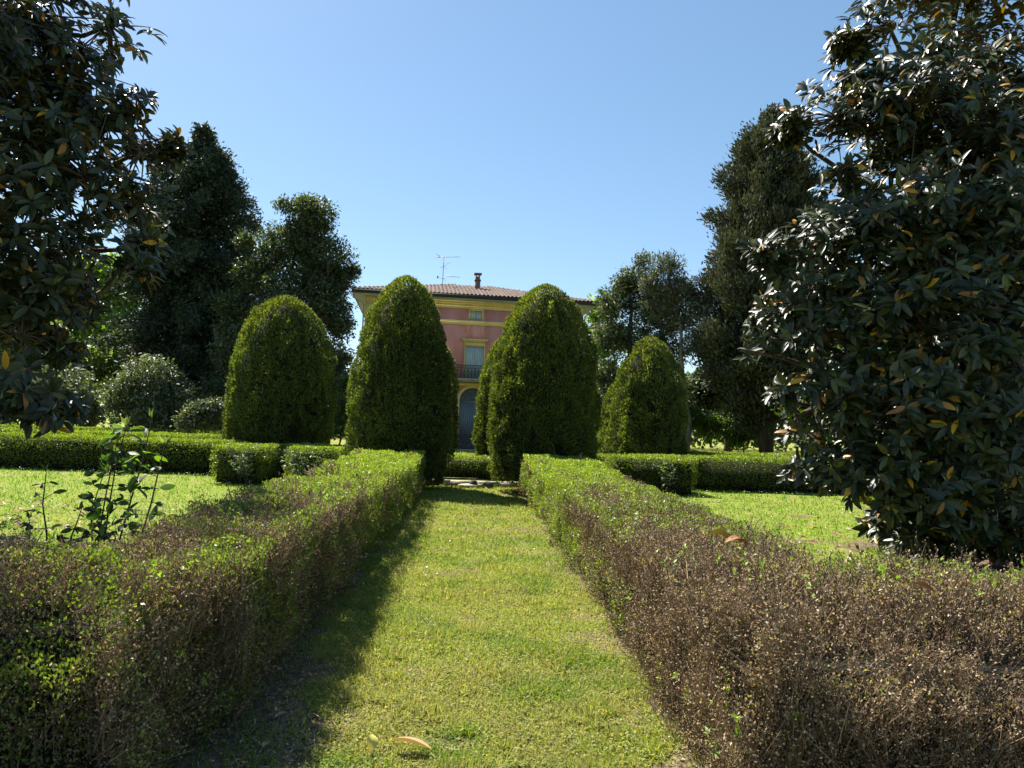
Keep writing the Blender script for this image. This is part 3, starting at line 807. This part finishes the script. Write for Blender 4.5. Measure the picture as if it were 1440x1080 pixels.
# the far wood closing the park: one mass
n = 34000
ang = rng.uniform(-58, 58, n); d = rng.uniform(72, 92, n)
x = np.tan(np.radians(ang)) * d
prof = 4.2 + 3.0 * fbm(np.stack([x, 0 * x, 0 * x], 1), .09, 3) + 2.5 * vnoise(np.stack([x, d * .3, 0 * x], 1), .3, 4) + np.abs(x) * .02
z = prof * rng.random(n) ** .7
p = np.stack([x, d, z], 1)
c = pick(n, [(.035, .05, .022), (.05, .075, .028), (.09, .13, .035)], (.5, .3, .2), .2)
g = Geo(); L_ = rng.uniform(.5, 1.1, n); g.cloud(FOLD, p, norm(rdir(n) + ZUP * .3), norm(rdir(n) - np.array([0, .7, -.5])), L_, L_ * .6, c)
o = tag(g.build('far_woodland', M_FARLEAF), 'dark far woodland closing the park behind the trees', 'woodland'); o['kind'] = 'stuff'

# ------------------------------------------------------------------ villa
vb = P(663.5, 600, 53.2); VB = (vb[0], 53.2, 0)
villa = thing('villa', 'pink and yellow plastered villa with hipped tile roof between the yew cones', 'house', VB, rot=R(4.5))
W, D = 7.8, 13.0     # half width, depth


def part(g, name, mat, parent=villa, smooth=False): return g.build(name, mat, parent, smooth=smooth)


BAYS = (-4.7, 0, 4.7)
# facade with real openings: wall built from slabs round the openings, lower storey orange
def facade(z0, z1, holes, mat, name):
    g = Geo(); xs = sorted({-W, W} | {h[0] for h in holes} | {h[1] for h in holes})
    for a, b in zip(xs[:-1], xs[1:]):
        hs = sorted([(h[2], h[3]) for h in holes if h[0] <= a + 1e-6 and h[1] >= b - 1e-6])
        z = z0
        for lo, hi in hs:
            if lo > z: g.box(a, b, 0, .45, z, lo)
            z = hi
        if z < z1: g.box(a, b, 0, .45, z, z1)
    return part(g, name, mat)


DW = .95
up = [(b - .65, b + .65, 5.0 if b == 0 else 5.45, 7.35) for b in BAYS]
att = [(b - .4, b + .4, 9.25, 9.92) for b in BAYS]
low = [(-DW, DW, .9, 4.35)] + [(b - .6, b + .6, 1.9, 3.9) for b in (BAYS[0], BAYS[2])]
facade(0, 4.62, low, M_ORANGE, 'lower_wall')
facade(4.62, 10.05, up + att, M_PINK, 'upper_wall')
g = Geo()
for x0, x1, y0, y1 in ((-W, -W + .45, .45, D - .45), (W - .45, W, .45, D - .45), (-W, W, D - .45, D)): g.box(x0, x1, y0, y1, 0, 10.05)
part(g, 'side_walls', M_PINK)
# arch filling of the door head
g = Geo(); zc = 3.40; N_ = 16
an = np.linspace(0, math.pi, N_ + 1)
for i in range(N_):
    a0, a1 = an[i], an[i + 1]
    x0, x1 = DW * math.cos(a0), DW * math.cos(a1); h0, h1 = zc + DW * math.sin(a0), zc + DW * math.sin(a1)
    V = [(x0, .004, h0), (x1, .004, h1), (x1, .004, 4.354), (x0, .004, 4.354), (x0, .4, h0), (x1, .4, h1), (x1, .4, 4.354), (x0, .4, 4.354)]
    g.raw(V, [[0, 1, 2, 3], [4, 7, 6, 5], [0, 4, 5, 1]])
part(g, 'arch_spandrel', M_ORANGE)
g = Geo()
for i in range(N_):
    a0, a1 = an[i], an[i + 1]; V = []
    for y in (-.05, .05):
        for r, a in ((DW, a0), (DW, a1), (DW + .22, a1), (DW + .22, a0)): V.append((r * math.cos(a), y, zc + r * math.sin(a)))
    g.raw(V, [[0, 1, 2, 3], [7, 6, 5, 4], [0, 4, 5, 1], [2, 6, 7, 3]])
g.box(-DW - .22, -DW, -.05, .05, .9, zc); g.box(DW, DW + .22, -.05, .05, .9, zc)
part(g, 'door_surround', M_YELLOW)
door = part(Geo().box(-.012, .012, .24, .30, .9, 3.34).box(-DW, DW, .22, .31, 3.30, 3.42), 'door', M_DOOR)
for s in (-1, 1):
    g = Geo()
    for i in range(6):
        w = (DW - .02) / 6; x0 = .014 + i * w
        xa, xb = sorted((s * x0, s * (x0 + w - .012))); g.box(xa, xb, .26 + .004 * (i % 2), .31, .92, 3.30)
    part(g, 'door_leaf', M_DOOR, door)
g = Geo()
V = [(0, .30, zc)] + [((DW - .03) * math.cos(a), .30, zc + (DW - .03) * math.sin(a)) for a in an]
g.raw(V, [[0, i, i + 1] for i in range(1, N_ + 1)])
part(g, 'fanlight_pane', rough_mat('dusty_glass', (.05, .06, .065), (.09, .10, .11), 5, .3, 0), door)
g = Geo()
for a in np.linspace(0, math.pi, 9): g.tube([(0.05 * math.cos(a), .27, zc + .05 * math.sin(a)), ((DW - .02) * math.cos(a), .27, zc + (DW - .02) * math.sin(a))], .018, 5)
for r in (.45, .75): g.tube([(r * math.cos(a), .265, zc + r * math.sin(a)) for a in an], .016, 5)
part(g, 'fanlight_grille', M_DOOR, door)
g = Geo()
for i in range(5): g.box(-1.9 - .12 * i, 1.9 + .12 * i, -.42 - .34 * (i + 1), -.06 if i == 0 else -.42 - .34 * i, 0, .9 - .18 * i)
part(g, 'entrance_steps', M_DSTONE)
# windows
for kind, hs in (('main', up), ('attic', att), ('ground', low[1:])):
    for x0, x1, z0, z1 in hs:
        fw = .10 if kind != 'attic' else .13
        g = Geo(); g.box(x0 - fw, x0, -.04, .10, z0, z1).box(x1, x1 + fw, -.04, .10, z0, z1)
        g.box(x0 - fw, x1 + fw, -.04, .10, z1, z1 + (.33 if kind == 'main' else .12))
        if kind == 'main': g.box(x0 - fw - .12, x1 + fw + .12, -.16, .05, z1 + .33, z1 + .40).box(x0 - fw - .18, x1 + fw + .18, -.22, .05, z1 + .40, z1 + .52)
        w = part(g, 'window', M_YELLOW)
        if not (kind == 'main' and x0 + x1 == 0): part(Geo().box(x0 - fw - .05, x1 + fw + .05, -.10, .10, z0 - .09, z0 - .004), 'window_sill', M_STONE, w)
        xm = (x0 + x1) / 2
        for a, b in ((x0 + .005, xm - .008), (xm + .008, x1 - .005)):
            s_ = Geo(); s_.box(a, b, .07, .12, z0 + .01, z1 - .01)
            k = max(2, int((b - a) / .14)); ww = (b - a) / k
            for j in range(k): s_.box(a + j * ww + .008, a + (j + 1) * ww - .008, .055, .07, z0 + .02, z1 - .02)
            part(s_, 'shutter', M_SHUT, w)
# mouldings
g = Geo(); g.box(-W - .05, W + .05, -.07, .0, 8.86, 9.08).box(-W - .09, W + .09, -.12, .0, 9.08, 9.16); part(g, 'string_course', M_YELLOW)
g = Geo(); g.box(-W - .04, W + .04, -.06, 0, 10.04, 10.22).box(-W - .10, W + .10, -.14, 0, 10.40, 10.56).box(-W - .04, W + .04, -.05, .2, 10.22, 10.40)
part(g, 'frieze', M_YELLOW)
g = Geo(); k = 78; yy = []
for i in range(k):
    x0 = -W + i * 2 * W / k; st_ = 2 * W / k
    yy += [(x0, -.055), (x0 + st_ * .25, -.055), (x0 + st_ * .25, -.12), (x0 + st_ * .75, -.12), (x0 + st_ * .75, -.055)]
yy.append((W, -.055)); m = len(yy)
g.raw([(a_, b_, 10.24) for a_, b_ in yy] + [(a_, b_, 10.385) for a_, b_ in yy] + [(a_, -.052, 10.24) for a_, b_ in yy], [[i, i + 1, m + i + 1, m + i] for i in range(m - 1)] + [[2 * m + i, 2 * m + i + 1, i + 1, i] for i in range(m - 1)])
part(g, 'dentils', M_YELLOW)
for s in (-1, 1):
    a, b = sorted((s * (W - .62), s * (W + .05)))
    g = Geo(); g.box(a, b, -.10, 0, 4.72, 8.7).box(a - .05, b + .05, -.16, 0, 8.7, 8.855).box(a, b, -.10, 0, 9.17, 10.035).box(a, b, -.10, 0, 0, 4.50); part(g, 'pilaster', M_YELLOW)
g = Geo(); g.box(-W - .03, W + .03, -.08, 0, 4.50, 4.72); part(g, 'storey_band', M_YELLOW)
# balcony
bal = part(Geo().box(-2.3, 2.3, -1.15, -.085, 4.80, 4.96).box(-2.2, 2.2, -1.05, -.085, 4.74, 4.80), 'balcony', M_STONE)
for bx in (-1.7, 1.7): part(Geo().prism([(bx - .1, -.9), (bx + .1, -.9), (bx + .1, -.085), (bx - .1, -.085)], 4.55, 4.74), 'bracket', M_STONE, bal)
g = Geo(); yb = -1.08
g.box(-2.25, 2.25, yb - .03, yb + .03, 5.86, 5.90).box(-2.25, 2.25, yb - .02, yb + .02, 5.66, 5.69).box(-2.25, 2.25, yb - .02, yb + .02, 5.02, 5.05)
for i in range(19):
    x0 = -2.25 + 4.5 * i / 18; g.box(x0 - .014, x0 + .014, yb - .014, yb + .014, 4.96, 5.86)
    if i < 18:
        xc = x0 + .125
        for zc2, rr in ((5.22, .095), (5.47, .10), (5.775, .06)):
            g.tube([(xc + rr * math.cos(a), yb, zc2 + rr * 1.15 * math.sin(a)) for a in np.linspace(0, 2 * math.pi, 11)], .013, 4, cap=False)
for s in (-1, 1):
    g.box(s * 2.25 - .02, s * 2.25 + .02, yb, -.09, 5.865, 5.895)
    for i in range(8): g.box(s * 2.25 - .012, s * 2.25 + .012, yb + .12 * i, yb + .12 * i + .024, 4.96, 5.865)
part(g, 'railing', M_IRON, bal)
# eaves, gutter, roof
E = .85
part(Geo().box(-W - E, W + E, -E, D + E, 10.565, 10.80), 'eaves', M_SOFFIT)
g = Geo()
g.box(-W - E - .12, W + E + .12, -E - .12, -E - .002, 10.64, 10.88).box(-W - E - .12, -W - E - .002, -E, D + E, 10.64, 10.88).box(W + E + .002, W + E + .12, -E, D + E, 10.64, 10.88)
gut = part(g, 'gutter', M_IRON)
for s in (-1, 1):
    xx = s * (W + E + .02); part(Geo().tube([(xx, -E - .05, 10.62), (xx, -E - .05, 10.3), (s * (W + .16), -.18, 9.95), (s * (W + .16), -.18, 0.1)], .05, 7), 'downpipe', M_METAL, gut)
xs = np.arange(-W - E - .1, W + E + .11, .055); ys = np.arange(-E - .1, D + E + .11, .085)
X, Y = np.meshgrid(xs, ys)
dxm = np.minimum(X - xs[0], xs[-1] - X); dym = np.minimum(Y - ys[0], ys[-1] - Y)
fr = dym <= dxm
PER = .29
along = np.where(fr, X, Y); acr = np.where(fr, dym, dxm)
q3 = np.stack([np.floor(along / PER).ravel(), np.floor(acr / .36).ravel(), fr.ravel() * 7.0], 1)
jit = _hash(q3[:, 0].astype(np.int64) + 500, q3[:, 1].astype(np.int64) + 500, q3[:, 2].astype(np.int64), 5).reshape(X.shape)
Z = 10.86 + .275 * np.minimum(dxm, dym) +   .085 * np.abs(np.sin(math.pi * along / PER)) + .03 * (1 - np.mod(acr, .36) / .36) + .018 * (jit - .5) + .07 * np.exp(-((dxm - dym) / .12) ** 2)
nx = len(xs); i = np.arange(X.size).reshape(X.shape)
q = np.stack([i[:-1, :-1], i[:-1, 1:], i[1:, 1:], i[1:, :-1]], -1).reshape(-1, 4)
g = Geo(); g.v.append(np.stack([X.ravel(), Y.ravel(), Z.ravel()], 1)); g.l.append(q.ravel()); g.t.append(np.full(len(q), 4)); g.n = X.size
j = jit[:-1, :-1].ravel(); g.c.append(np.stack([.75 + .6 * j, .75 + .6 * j, .75 + .6 * j], 1))
roof = part(g, 'roof', M_TILE)
cz = 10.82 + .275 * 5.2
g = Geo(); cx, cy = .35, 4.4
g.box(cx - .2, cx + .2, cy - .2, cy + .2, cz - .5, cz + .72).box(cx - .25, cx + .25, cy - .25, cy + .25, cz + .72, cz + .80).box(cx - .17, cx + .17, cy - .17, cy + .17, cz + .80, cz + 1.05)
for a in (-.13, .13):
    for b in (-.13, .13): g.box(cx + a - .03, cx + a + .03, cy + b - .03, cy + b + .03, cz + 1.05, cz + 1.20)
g.box(cx - .29, cx + .29, cy - .29, cy + .29, cz + 1.20, cz + 1.31)
part(g, 'chimney', M_BRICK, roof)
part(Geo().box(cx - .215, cx + .215, cy - .215, cy + .215, cz - .35, cz + .05), 'chimney_flashing', M_METAL, roof)
ant = part(Geo().tube([(-2.35, 5.2, cz - .2), (-2.33, 5.2, cz + 2.75)], .028, 6), 'antenna', M_METAL)
g = Geo(); az = cz + 2.62; ay = 5.14
g.tube([(-2.9, ay, az - .04), (-1.05, ay - .2, az + .04)], .016, 5)
for i in range(13):
    u = i / 12; bx = -2.55 + 1.5 * u; bb = ay - .04 - .16 * u; hh = .11 - .03 * u; g.tube([(bx, bb - .12, az - .02 + .06 * u - hh), (bx, bb + .12, az - .02 + .06 * u + hh)], .008, 4)
for dz in (-.16, -.08, .08, .16): g.tube([(-2.95, ay - .2, az + dz), (-2.62, ay, az + dz * .25)], .009, 4); g.tube([(-2.95, ay + .2, az + dz), (-2.62, ay, az + dz * .25)], .009, 4)
part(g, 'upper_aerial', M_METAL, ant)
g = Geo(); az = cz + 1.85
g.tube([(-2.34, ay, az), (-1.95, ay - .3, az + .22)], .013, 4); g.tube([(-2.95, ay + .2, az - .10), (-2.2, ay, az + .02)], .010, 4); g.tube([(-2.6, ay - .5, az - .16), (-2.0, ay + .4, az - .06)], .010, 4); g.tube([(-2.2, ay - .3, az + .22), (-1.75, ay - .3, az + .26)], .009, 4)
part(g, 'middle_aerial', M_METAL, ant)
g = Geo(); az = cz + .90
g.tube([(-2.75, ay, az + .06), (-2.34, ay, az), (-2.1, ay, az + .05), (-2.05, ay, az + .24), (-1.0, ay - .15, az + .14)], .016, 5)
g.box(-2.80, -2.70, ay - .05, ay + .05, az, az + .2); g.tube([(-2.30, ay, az - .02), (-2.1, ay, az - .18)], .012, 4)
for i in range(7):
    bx = -1.95 + .14 * i; hh = .17 - .018 * i; g.tube([(bx, ay - .1 - .05, az + .23 - .015 * i - hh), (bx, ay + .1, az + .23 - .015 * i + hh)], .009, 4)
part(g, 'lower_aerial', M_METAL, ant)

# ------------------------------------------------------------------ gravel, kerb, stones
def sheet(name, x0, x1, y0, y1, z, mat):
    o = Geo().box(x0, x1, y0, y1, -.2, z).build(name, mat); o['kind'] = 'structure'


sheet('gravel_path', -3.2, 3.0, 20.38, 21.2, .034, M_GRAVEL)
sheet('gravel_forecourt', -6, 6, 48.6, 53, .034, M_GRAVEL)
g = Geo(); x = -1.9; i = 0
while x < 1.6:
    l = .55 + .3 * rng.random(); g.box(x, x + l - .012, 20.06 + rng.normal(0, .01), 20.36, -.05, .13 + rng.normal(0, .006)); x += l
tag(g.build('stone_kerb', M_STONE), 'low pale stone kerb crossing the end of the grass path', 'kerb')


def rock(name, label, c, s, mat, cat, group=None):
    g = Geo(); nlat, nlon = 9, 12; V = []
    for i in range(nlat):
        th = math.pi * (i + .02) / (nlat - .96)
        for j in range(nlon):
            a = 2 * math.pi * j / nlon; V.append((math.sin(th) * math.cos(a), math.sin(th) * math.sin(a), math.cos(th)))
    V = np.array(V); V = V * (.75 + .5 * vnoise(V + np.array(c) * 3, 1.7, 3))[:, None] * np.array(s) + np.array([c[0], c[1], s[2] * .55])
    F = [[i * nlon + j, (i + 1) * nlon + j, (i + 1) * nlon + (j + 1) % nlon, i * nlon + (j + 1) % nlon] for i in range(nlat - 1) for j in range(nlon)]
    g.raw(V, F); return tag(g.build(name, mat, None, smooth=False), label, cat, group)


q = G(668, 684)
rock('stone_slab', 'flat pale stone slab lying before the kerb', (q[0] - .10, 19.75, 0), (.36, .20, .07), M_STONE, 'stone')
rock('dark_stone', 'left of the two small dark stones on the slab before the kerb', (q[0] - .05, 19.72, 0), (.12, .10, .13), M_DSTONE, 'stone', 'small dark stones by the kerb')
rock('dark_stone', 'right of the two small dark stones before the kerb, nearer the yew', (q[0] + .32, 19.74, 0), (.17, .10, .11), M_DSTONE, 'stone', 'small dark stones by the kerb')
# teal tub glimpsed behind the right hedge block
q = P(843, 634, 30); tb = thing('plastic_tub', 'small teal plastic tub just right of the big right yew cone', 'tub', (q[0], 30, 0))
g = Geo(); a = np.linspace(0, 2 * math.pi, 19)[:-1]; V = []
for r, z in ((.16, .0), (.22, .62), (.25, .62), (.25, .66), (.205, .66), (.15, .05)): V += [(r * math.cos(t_), r * math.sin(t_), z) for t_ in a]
g.raw(V, [[i * 18 + j, i * 18 + (j + 1) % 18, (i + 1) * 18 + (j + 1) % 18, (i + 1) * 18 + j] for i in range(5) for j in range(18)] + [list(range(18))[::-1], [90 + j for j in range(18)]])
g.build('tub_body', M_TEAL, tb)

# ------------------------------------------------------------------ leaves lying about
def leafmesh(c, curl, L_=.17, wd=.07):
    g = Geo(); n = 7; V = []
    for i in range(n):
        u = i / (n - 1); w = wd * (math.sin(math.pi * min(1, u * .93 + .04)) ** .7) * .5
        z = curl * math.sin(u * math.pi) * .05 + .01
        V += [(-w, u * L_ - L_ / 2, z + w * .5 * (1 + curl)), (0, u * L_ - L_ / 2, z), (w, u * L_ - L_ / 2, z + w * .35 * (1 + curl))]
    g.raw(V, [[3 * i + k, 3 * i + k + 1, 3 * i + k + 4, 3 * i + k + 3] for i in range(n - 1) for k in (0, 1)], c)
    return g


def lay(o, x, y, z, s=1.0, tilt=.25):
    o.location = (x, y, z); o.rotation_euler = (rng.normal(0, tilt), rng.normal(0, tilt), rng.uniform(0, 6.28)); o.scale = (s, s, s)


protos = [leafmesh(c, k).build('fallen_leaf', M_LITTER) for c, k in (((.22, .15, .10), .6), ((.32, .24, .17), .2), ((.13, .085, .055), .8), ((.42, .34, .26), .3), ((.26, .13, .07), .5))]
first = {id(o): True for o in protos}


def scatter(pts, label, group, s0=1.0):
    for x, y, z in pts:
        src = protos[rng.integers(len(protos))]
        if first.get(id(src)): o = src; first[id(src)] = False
        else: o = src.copy(); COL.objects.link(o)
        tag(o, label, 'leaf', group); lay(o, x, y, z, s0 * (.8 + .5 * rng.random()))


pts = []
while len(pts) < 95:
    px, py = rng.uniform(1070, 1440), rng.uniform(722, 800)
    q = G(px, py)
    if abs(q[0]) > 2.4 and q[1] > 4.6 and rng.random() < math.exp(-max(0, 1190 - px) / 60): pts.append((q[0], q[1], .03))
scatter(pts, 'dry brown leaf lying under the right magnolia', 'fallen leaves under the right magnolia', .72)
pts = []
while len(pts) < 55:
    q = G(rng.uniform(0, 130), rng.uniform(705, 752))
    if rng.random() < .8: pts.append((q[0] + rng.normal(0, .1), q[1], .03))
scatter(pts, 'dry brown leaf lying on the bare soil patch left of the saplings', 'fallen leaves on the left soil patch', .62)
pts = [(*G(px, py)[:2], .012) for px, py in ((330, 1000), (352, 950), (300, 1045), (410, 905), (395, 1010), (450, 870), (372, 1052), (480, 985), (425, 960), (905, 930), (935, 1010), (880, 880))]
scatter(pts, 'small dry leaf on the soil strip beside the grass path', 'fallen leaves along the path edges', .38)
q = G(577, 1060)
o = tag(leafmesh((.42, .28, .13), .15, .20, .085).build('fallen_leaf', M_LITTER), 'large curled tan leaf on the path at the bottom of the photo', 'leaf')
o.location = (q[0], q[1], .035); o.rotation_euler = (.10, .22, R(75))
q = G(520, 1056)
o = tag(leafmesh((.55, .50, .12), .3, .08, .06).build('fallen_leaf', M_LITTER), 'small pale yellow leaf on the path left of the curled tan leaf', 'leaf')
o.location = (q[0], q[1], .035); o.rotation_euler = (.9, .2, R(20))
q = G(1035, 770, HH + .02)
o = tag(leafmesh((.50, .24, .12), .5, .15, .075).build('fallen_leaf', M_CLAY), 'orange brown leaf caught on top of the right hedge', 'leaf')
o.location = (q[0], q[1], HH + .03); o.rotation_euler = (.15, -.25, R(100))
o = tag(leafmesh((.14, .12, .03), .7, .15, .07).build('fallen_leaf', M_LITTER), 'dull olive leaf beside the orange one on the right hedge', 'leaf')
o.location = (q[0] - .09, q[1] + .06, HH + .045); o.rotation_euler = (.2, .2, R(80))
q = G(1296, 836, HH)
o = tag(leafmesh((.10, .06, .04), .2, .10, .05).build('fallen_leaf', M_LITTER), 'dark curled leaf on the dead near end of the right hedge', 'leaf')
o.location = (q[0], q[1], HH + .02); o.rotation_euler = (.3, .2, R(70))

# fine twig and leaf litter on the bare soil
n = 60000
x = rng.uniform(-2.4, 2.4, n); y = rng.uniform(2.9, 18, n); k = rng.random(n) < soil_mask(x, y) * np.clip(5.5 / y, 0, 1) * .55 * (np.abs(x) < 1.75)
p = np.stack([x[k], y[k], 0 * x[k]], 1); p[:, 2] = (fbm(p, 1.6, 3) - .5) * .05 + .0 + .008 * rng.random(len(p)); m = len(p)
fl = norm(rdir(m) * np.array([1, 1, .25])); lt = rng.random(m) < .7
g = Geo(); g.cloud(FOLD, p[lt], fl[lt], norm(rdir(m) * .5 + ZUP)[lt], rng.uniform(.012, .035, m)[lt], rng.uniform(.007, .016, m)[lt], pick(m, DRYC, None, .3)[lt])
g.cloud(STRIP, p[~lt], fl[~lt], norm(rdir(m) * .3 + ZUP)[~lt], rng.uniform(.04, .16, m)[~lt], .004, pick(m, DRYC, None, .3)[~lt])
o = tag(g.build('leaf_litter', M_DRY), 'fine dry twigs and leaf crumbs on the soil under the hedges', 'litter'); o['kind'] = 'stuff'

# ------------------------------------------------------------------ saplings behind the left hedge
def sapling(name, label, stems, d, lsize, cols, cat='plant', group=None, lm=None, dens=1.0):
    b = P(*stems[0][0], d); base = np.array([b[0], b[1], 0.0]); t = thing(name, label, cat, base, group)
    st = Geo(); lf = Geo()
    for pts in stems:
        w = np.array([P(px, py, d + dd) for (px, py), dd in zip(pts, np.linspace(0, .12, len(pts)) + rng.normal(0, .08))])
        w = np.concatenate([[[w[0, 0] - (w[1, 0] - w[0, 0]) * .3, w[0, 1], -.02]], w])
        st.tube(w, np.linspace(.0075, .0025, len(w)), 6, cap=False)
        seg = np.linalg.norm(np.diff(w, axis=0), axis=1); cum = np.concatenate([[0], np.cumsum(seg)]); tot = cum[-1]
        s = max(.35, w[1, 2] - .15 if w[1, 2] > .5 else .15)
        while s < tot:
            c = np.array([np.interp(s, cum, w[:, k]) for k in range(3)])
            for _ in range(2):
                a = norm(rng.normal(size=3) * np.array([1, 1, .25]) + ZUP * .15)
                e = c + a * (.02 + .05 * rng.random())
                st.tube([c, e], [.003, .002], 4, cap=False)
                k = 3 if rng.random() < .6 else 2
                ax = norm(a + rng.normal(0, .55, (k, 3)) * np.array([1, 1, .5]))
                L_ = lsize * (.55 + .7 * rng.random(k)) * (1 - .35 * s / tot)
                lf.cloud(BIG, np.repeat(e[None], k, 0), ax, norm(rdir(k) * .75 + ZUP * .7), L_, L_ * .44, pick(k, cols, None, .2))
            s += (.055 + .03 * rng.random()) / dens
        # a tight young tip
        e = w[-1]; k = 4
        lf.cloud(FOLD, np.repeat(e[None], k, 0), norm(rng.normal(0, .35, (k, 3)) + ZUP), rdir(k), lsize * .6, lsize * .2, pick(k, [(.10, .13, .05)], None, .2))
    st.build('stems', M_BARK, t, base); lf.build('leaves', lm or M_BRIGHT, t, base)
    return t


SC = [(.045, .085, .030), (.06, .11, .03), (.035, .065, .03), (.13, .20, .03)]
sapling('young_sapling', 'leafy sapling with five dark stems rising behind the left hedge', [[(136, 770), (150, 690), (165, 620)], [(145, 775), (152, 720), (162, 660), (178, 598)],
         [(165, 770), (185, 700), (200, 650), (214, 588)], [(195, 765), (212, 710), (226, 650), (232, 625)], [(130, 765), (128, 720), (146, 665)]], 4.75, .118, SC, group='saplings behind the left hedge', dens=.9)
sapling('young_sapling', 'small thin sapling left of the leafy one, few leaves', [[(66, 752), (60, 710), (65, 664)], [(100, 755), (108, 735), (114, 718)], [(42, 745), (41, 730)]], 4.95, .11, SC, group='saplings behind the left hedge', dens=.6)
PALE = [(.13, .17, .11), (.09, .13, .07), (.17, .21, .14)]
RG = 'small rose bushes along the parterre hedges'
for lab, px, d, pys in (('pale leaved rose bush at the left block of the stepped hedge', 346, 18.1, (676, 622)), ('pale leaved rose bush at the right block of the stepped hedge', 425, 18.0, (672, 626)), ('sparse rose bush before the right hedge block', 936, 18.9, (690, 648))):
    st = []
    for i in range(6 if px < 900 else 3):
        x0 = px + rng.normal(0, 5); st.append([(x0, pys[0]), (x0 + rng.normal(0, 9), (pys[0] + pys[1]) / 2), (x0 + rng.normal(0, 14), pys[1] + rng.uniform(0, 14))])
    sapling('rose_bush', lab, st, d, .12, PALE, 'plant', RG, M_FARLEAF, 1.3)

# ------------------------------------------------------------------ light
SUN = norm(np.array([-.53, .64, 1.0]))
el = math.asin(SUN[2]); az = math.atan2(SUN[0], SUN[1])
sd = bpy.data.lights.new('sun', 'SUN'); sd.energy = 4.7; sd.angle = R(.53); sd.color = (1, .94, .84)
so = bpy.data.objects.new('sun', sd); COL.objects.link(so)
so.rotation_euler = Vector(SUN).to_track_quat('Z', 'Y').to_euler(); so.location = (-20, 30, 40)
w = bpy.data.worlds.new('World'); sc.world = w; w.use_nodes = True
nt = w.node_tree; nt.nodes.clear()
sky = nt.nodes.new('ShaderNodeTexSky'); sky.sky_type = 'NISHITA'; sky.sun_disc = False
sky.sun_elevation = el; sky.sun_rotation = az; sky.altitude = 50
sky.air_density = .85; sky.dust_density = .25; sky.ozone_density = 1.8
bg = nt.nodes.new('ShaderNodeBackground'); bg.inputs[1].default_value = .097
wo = nt.nodes.new('ShaderNodeOutputWorld')
ga = nt.nodes.new('ShaderNodeGamma'); ga.inputs[1].default_value = .72
hs = nt.nodes.new('ShaderNodeHueSaturation'); hs.inputs['Saturation'].default_value = 1.24; hs.inputs['Hue'].default_value = .494
nt.links.new(sky.outputs[0], ga.inputs[0]); nt.links.new(ga.outputs[0], hs.inputs['Color']); nt.links.new(hs.outputs[0], bg.inputs[0]); nt.links.new(bg.outputs[0], wo.inputs[0])

sc.view_settings.view_transform = 'Standard'; sc.view_settings.look = 'None'
sc.view_settings.exposure = 1.56; sc.view_settings.gamma = 1
sc.render.engine = 'CYCLES'
sc.cycles.max_bounces = 6; sc.cycles.diffuse_bounces = 3; sc.cycles.transmission_bounces = 4; sc.cycles.glossy_bounces = 2
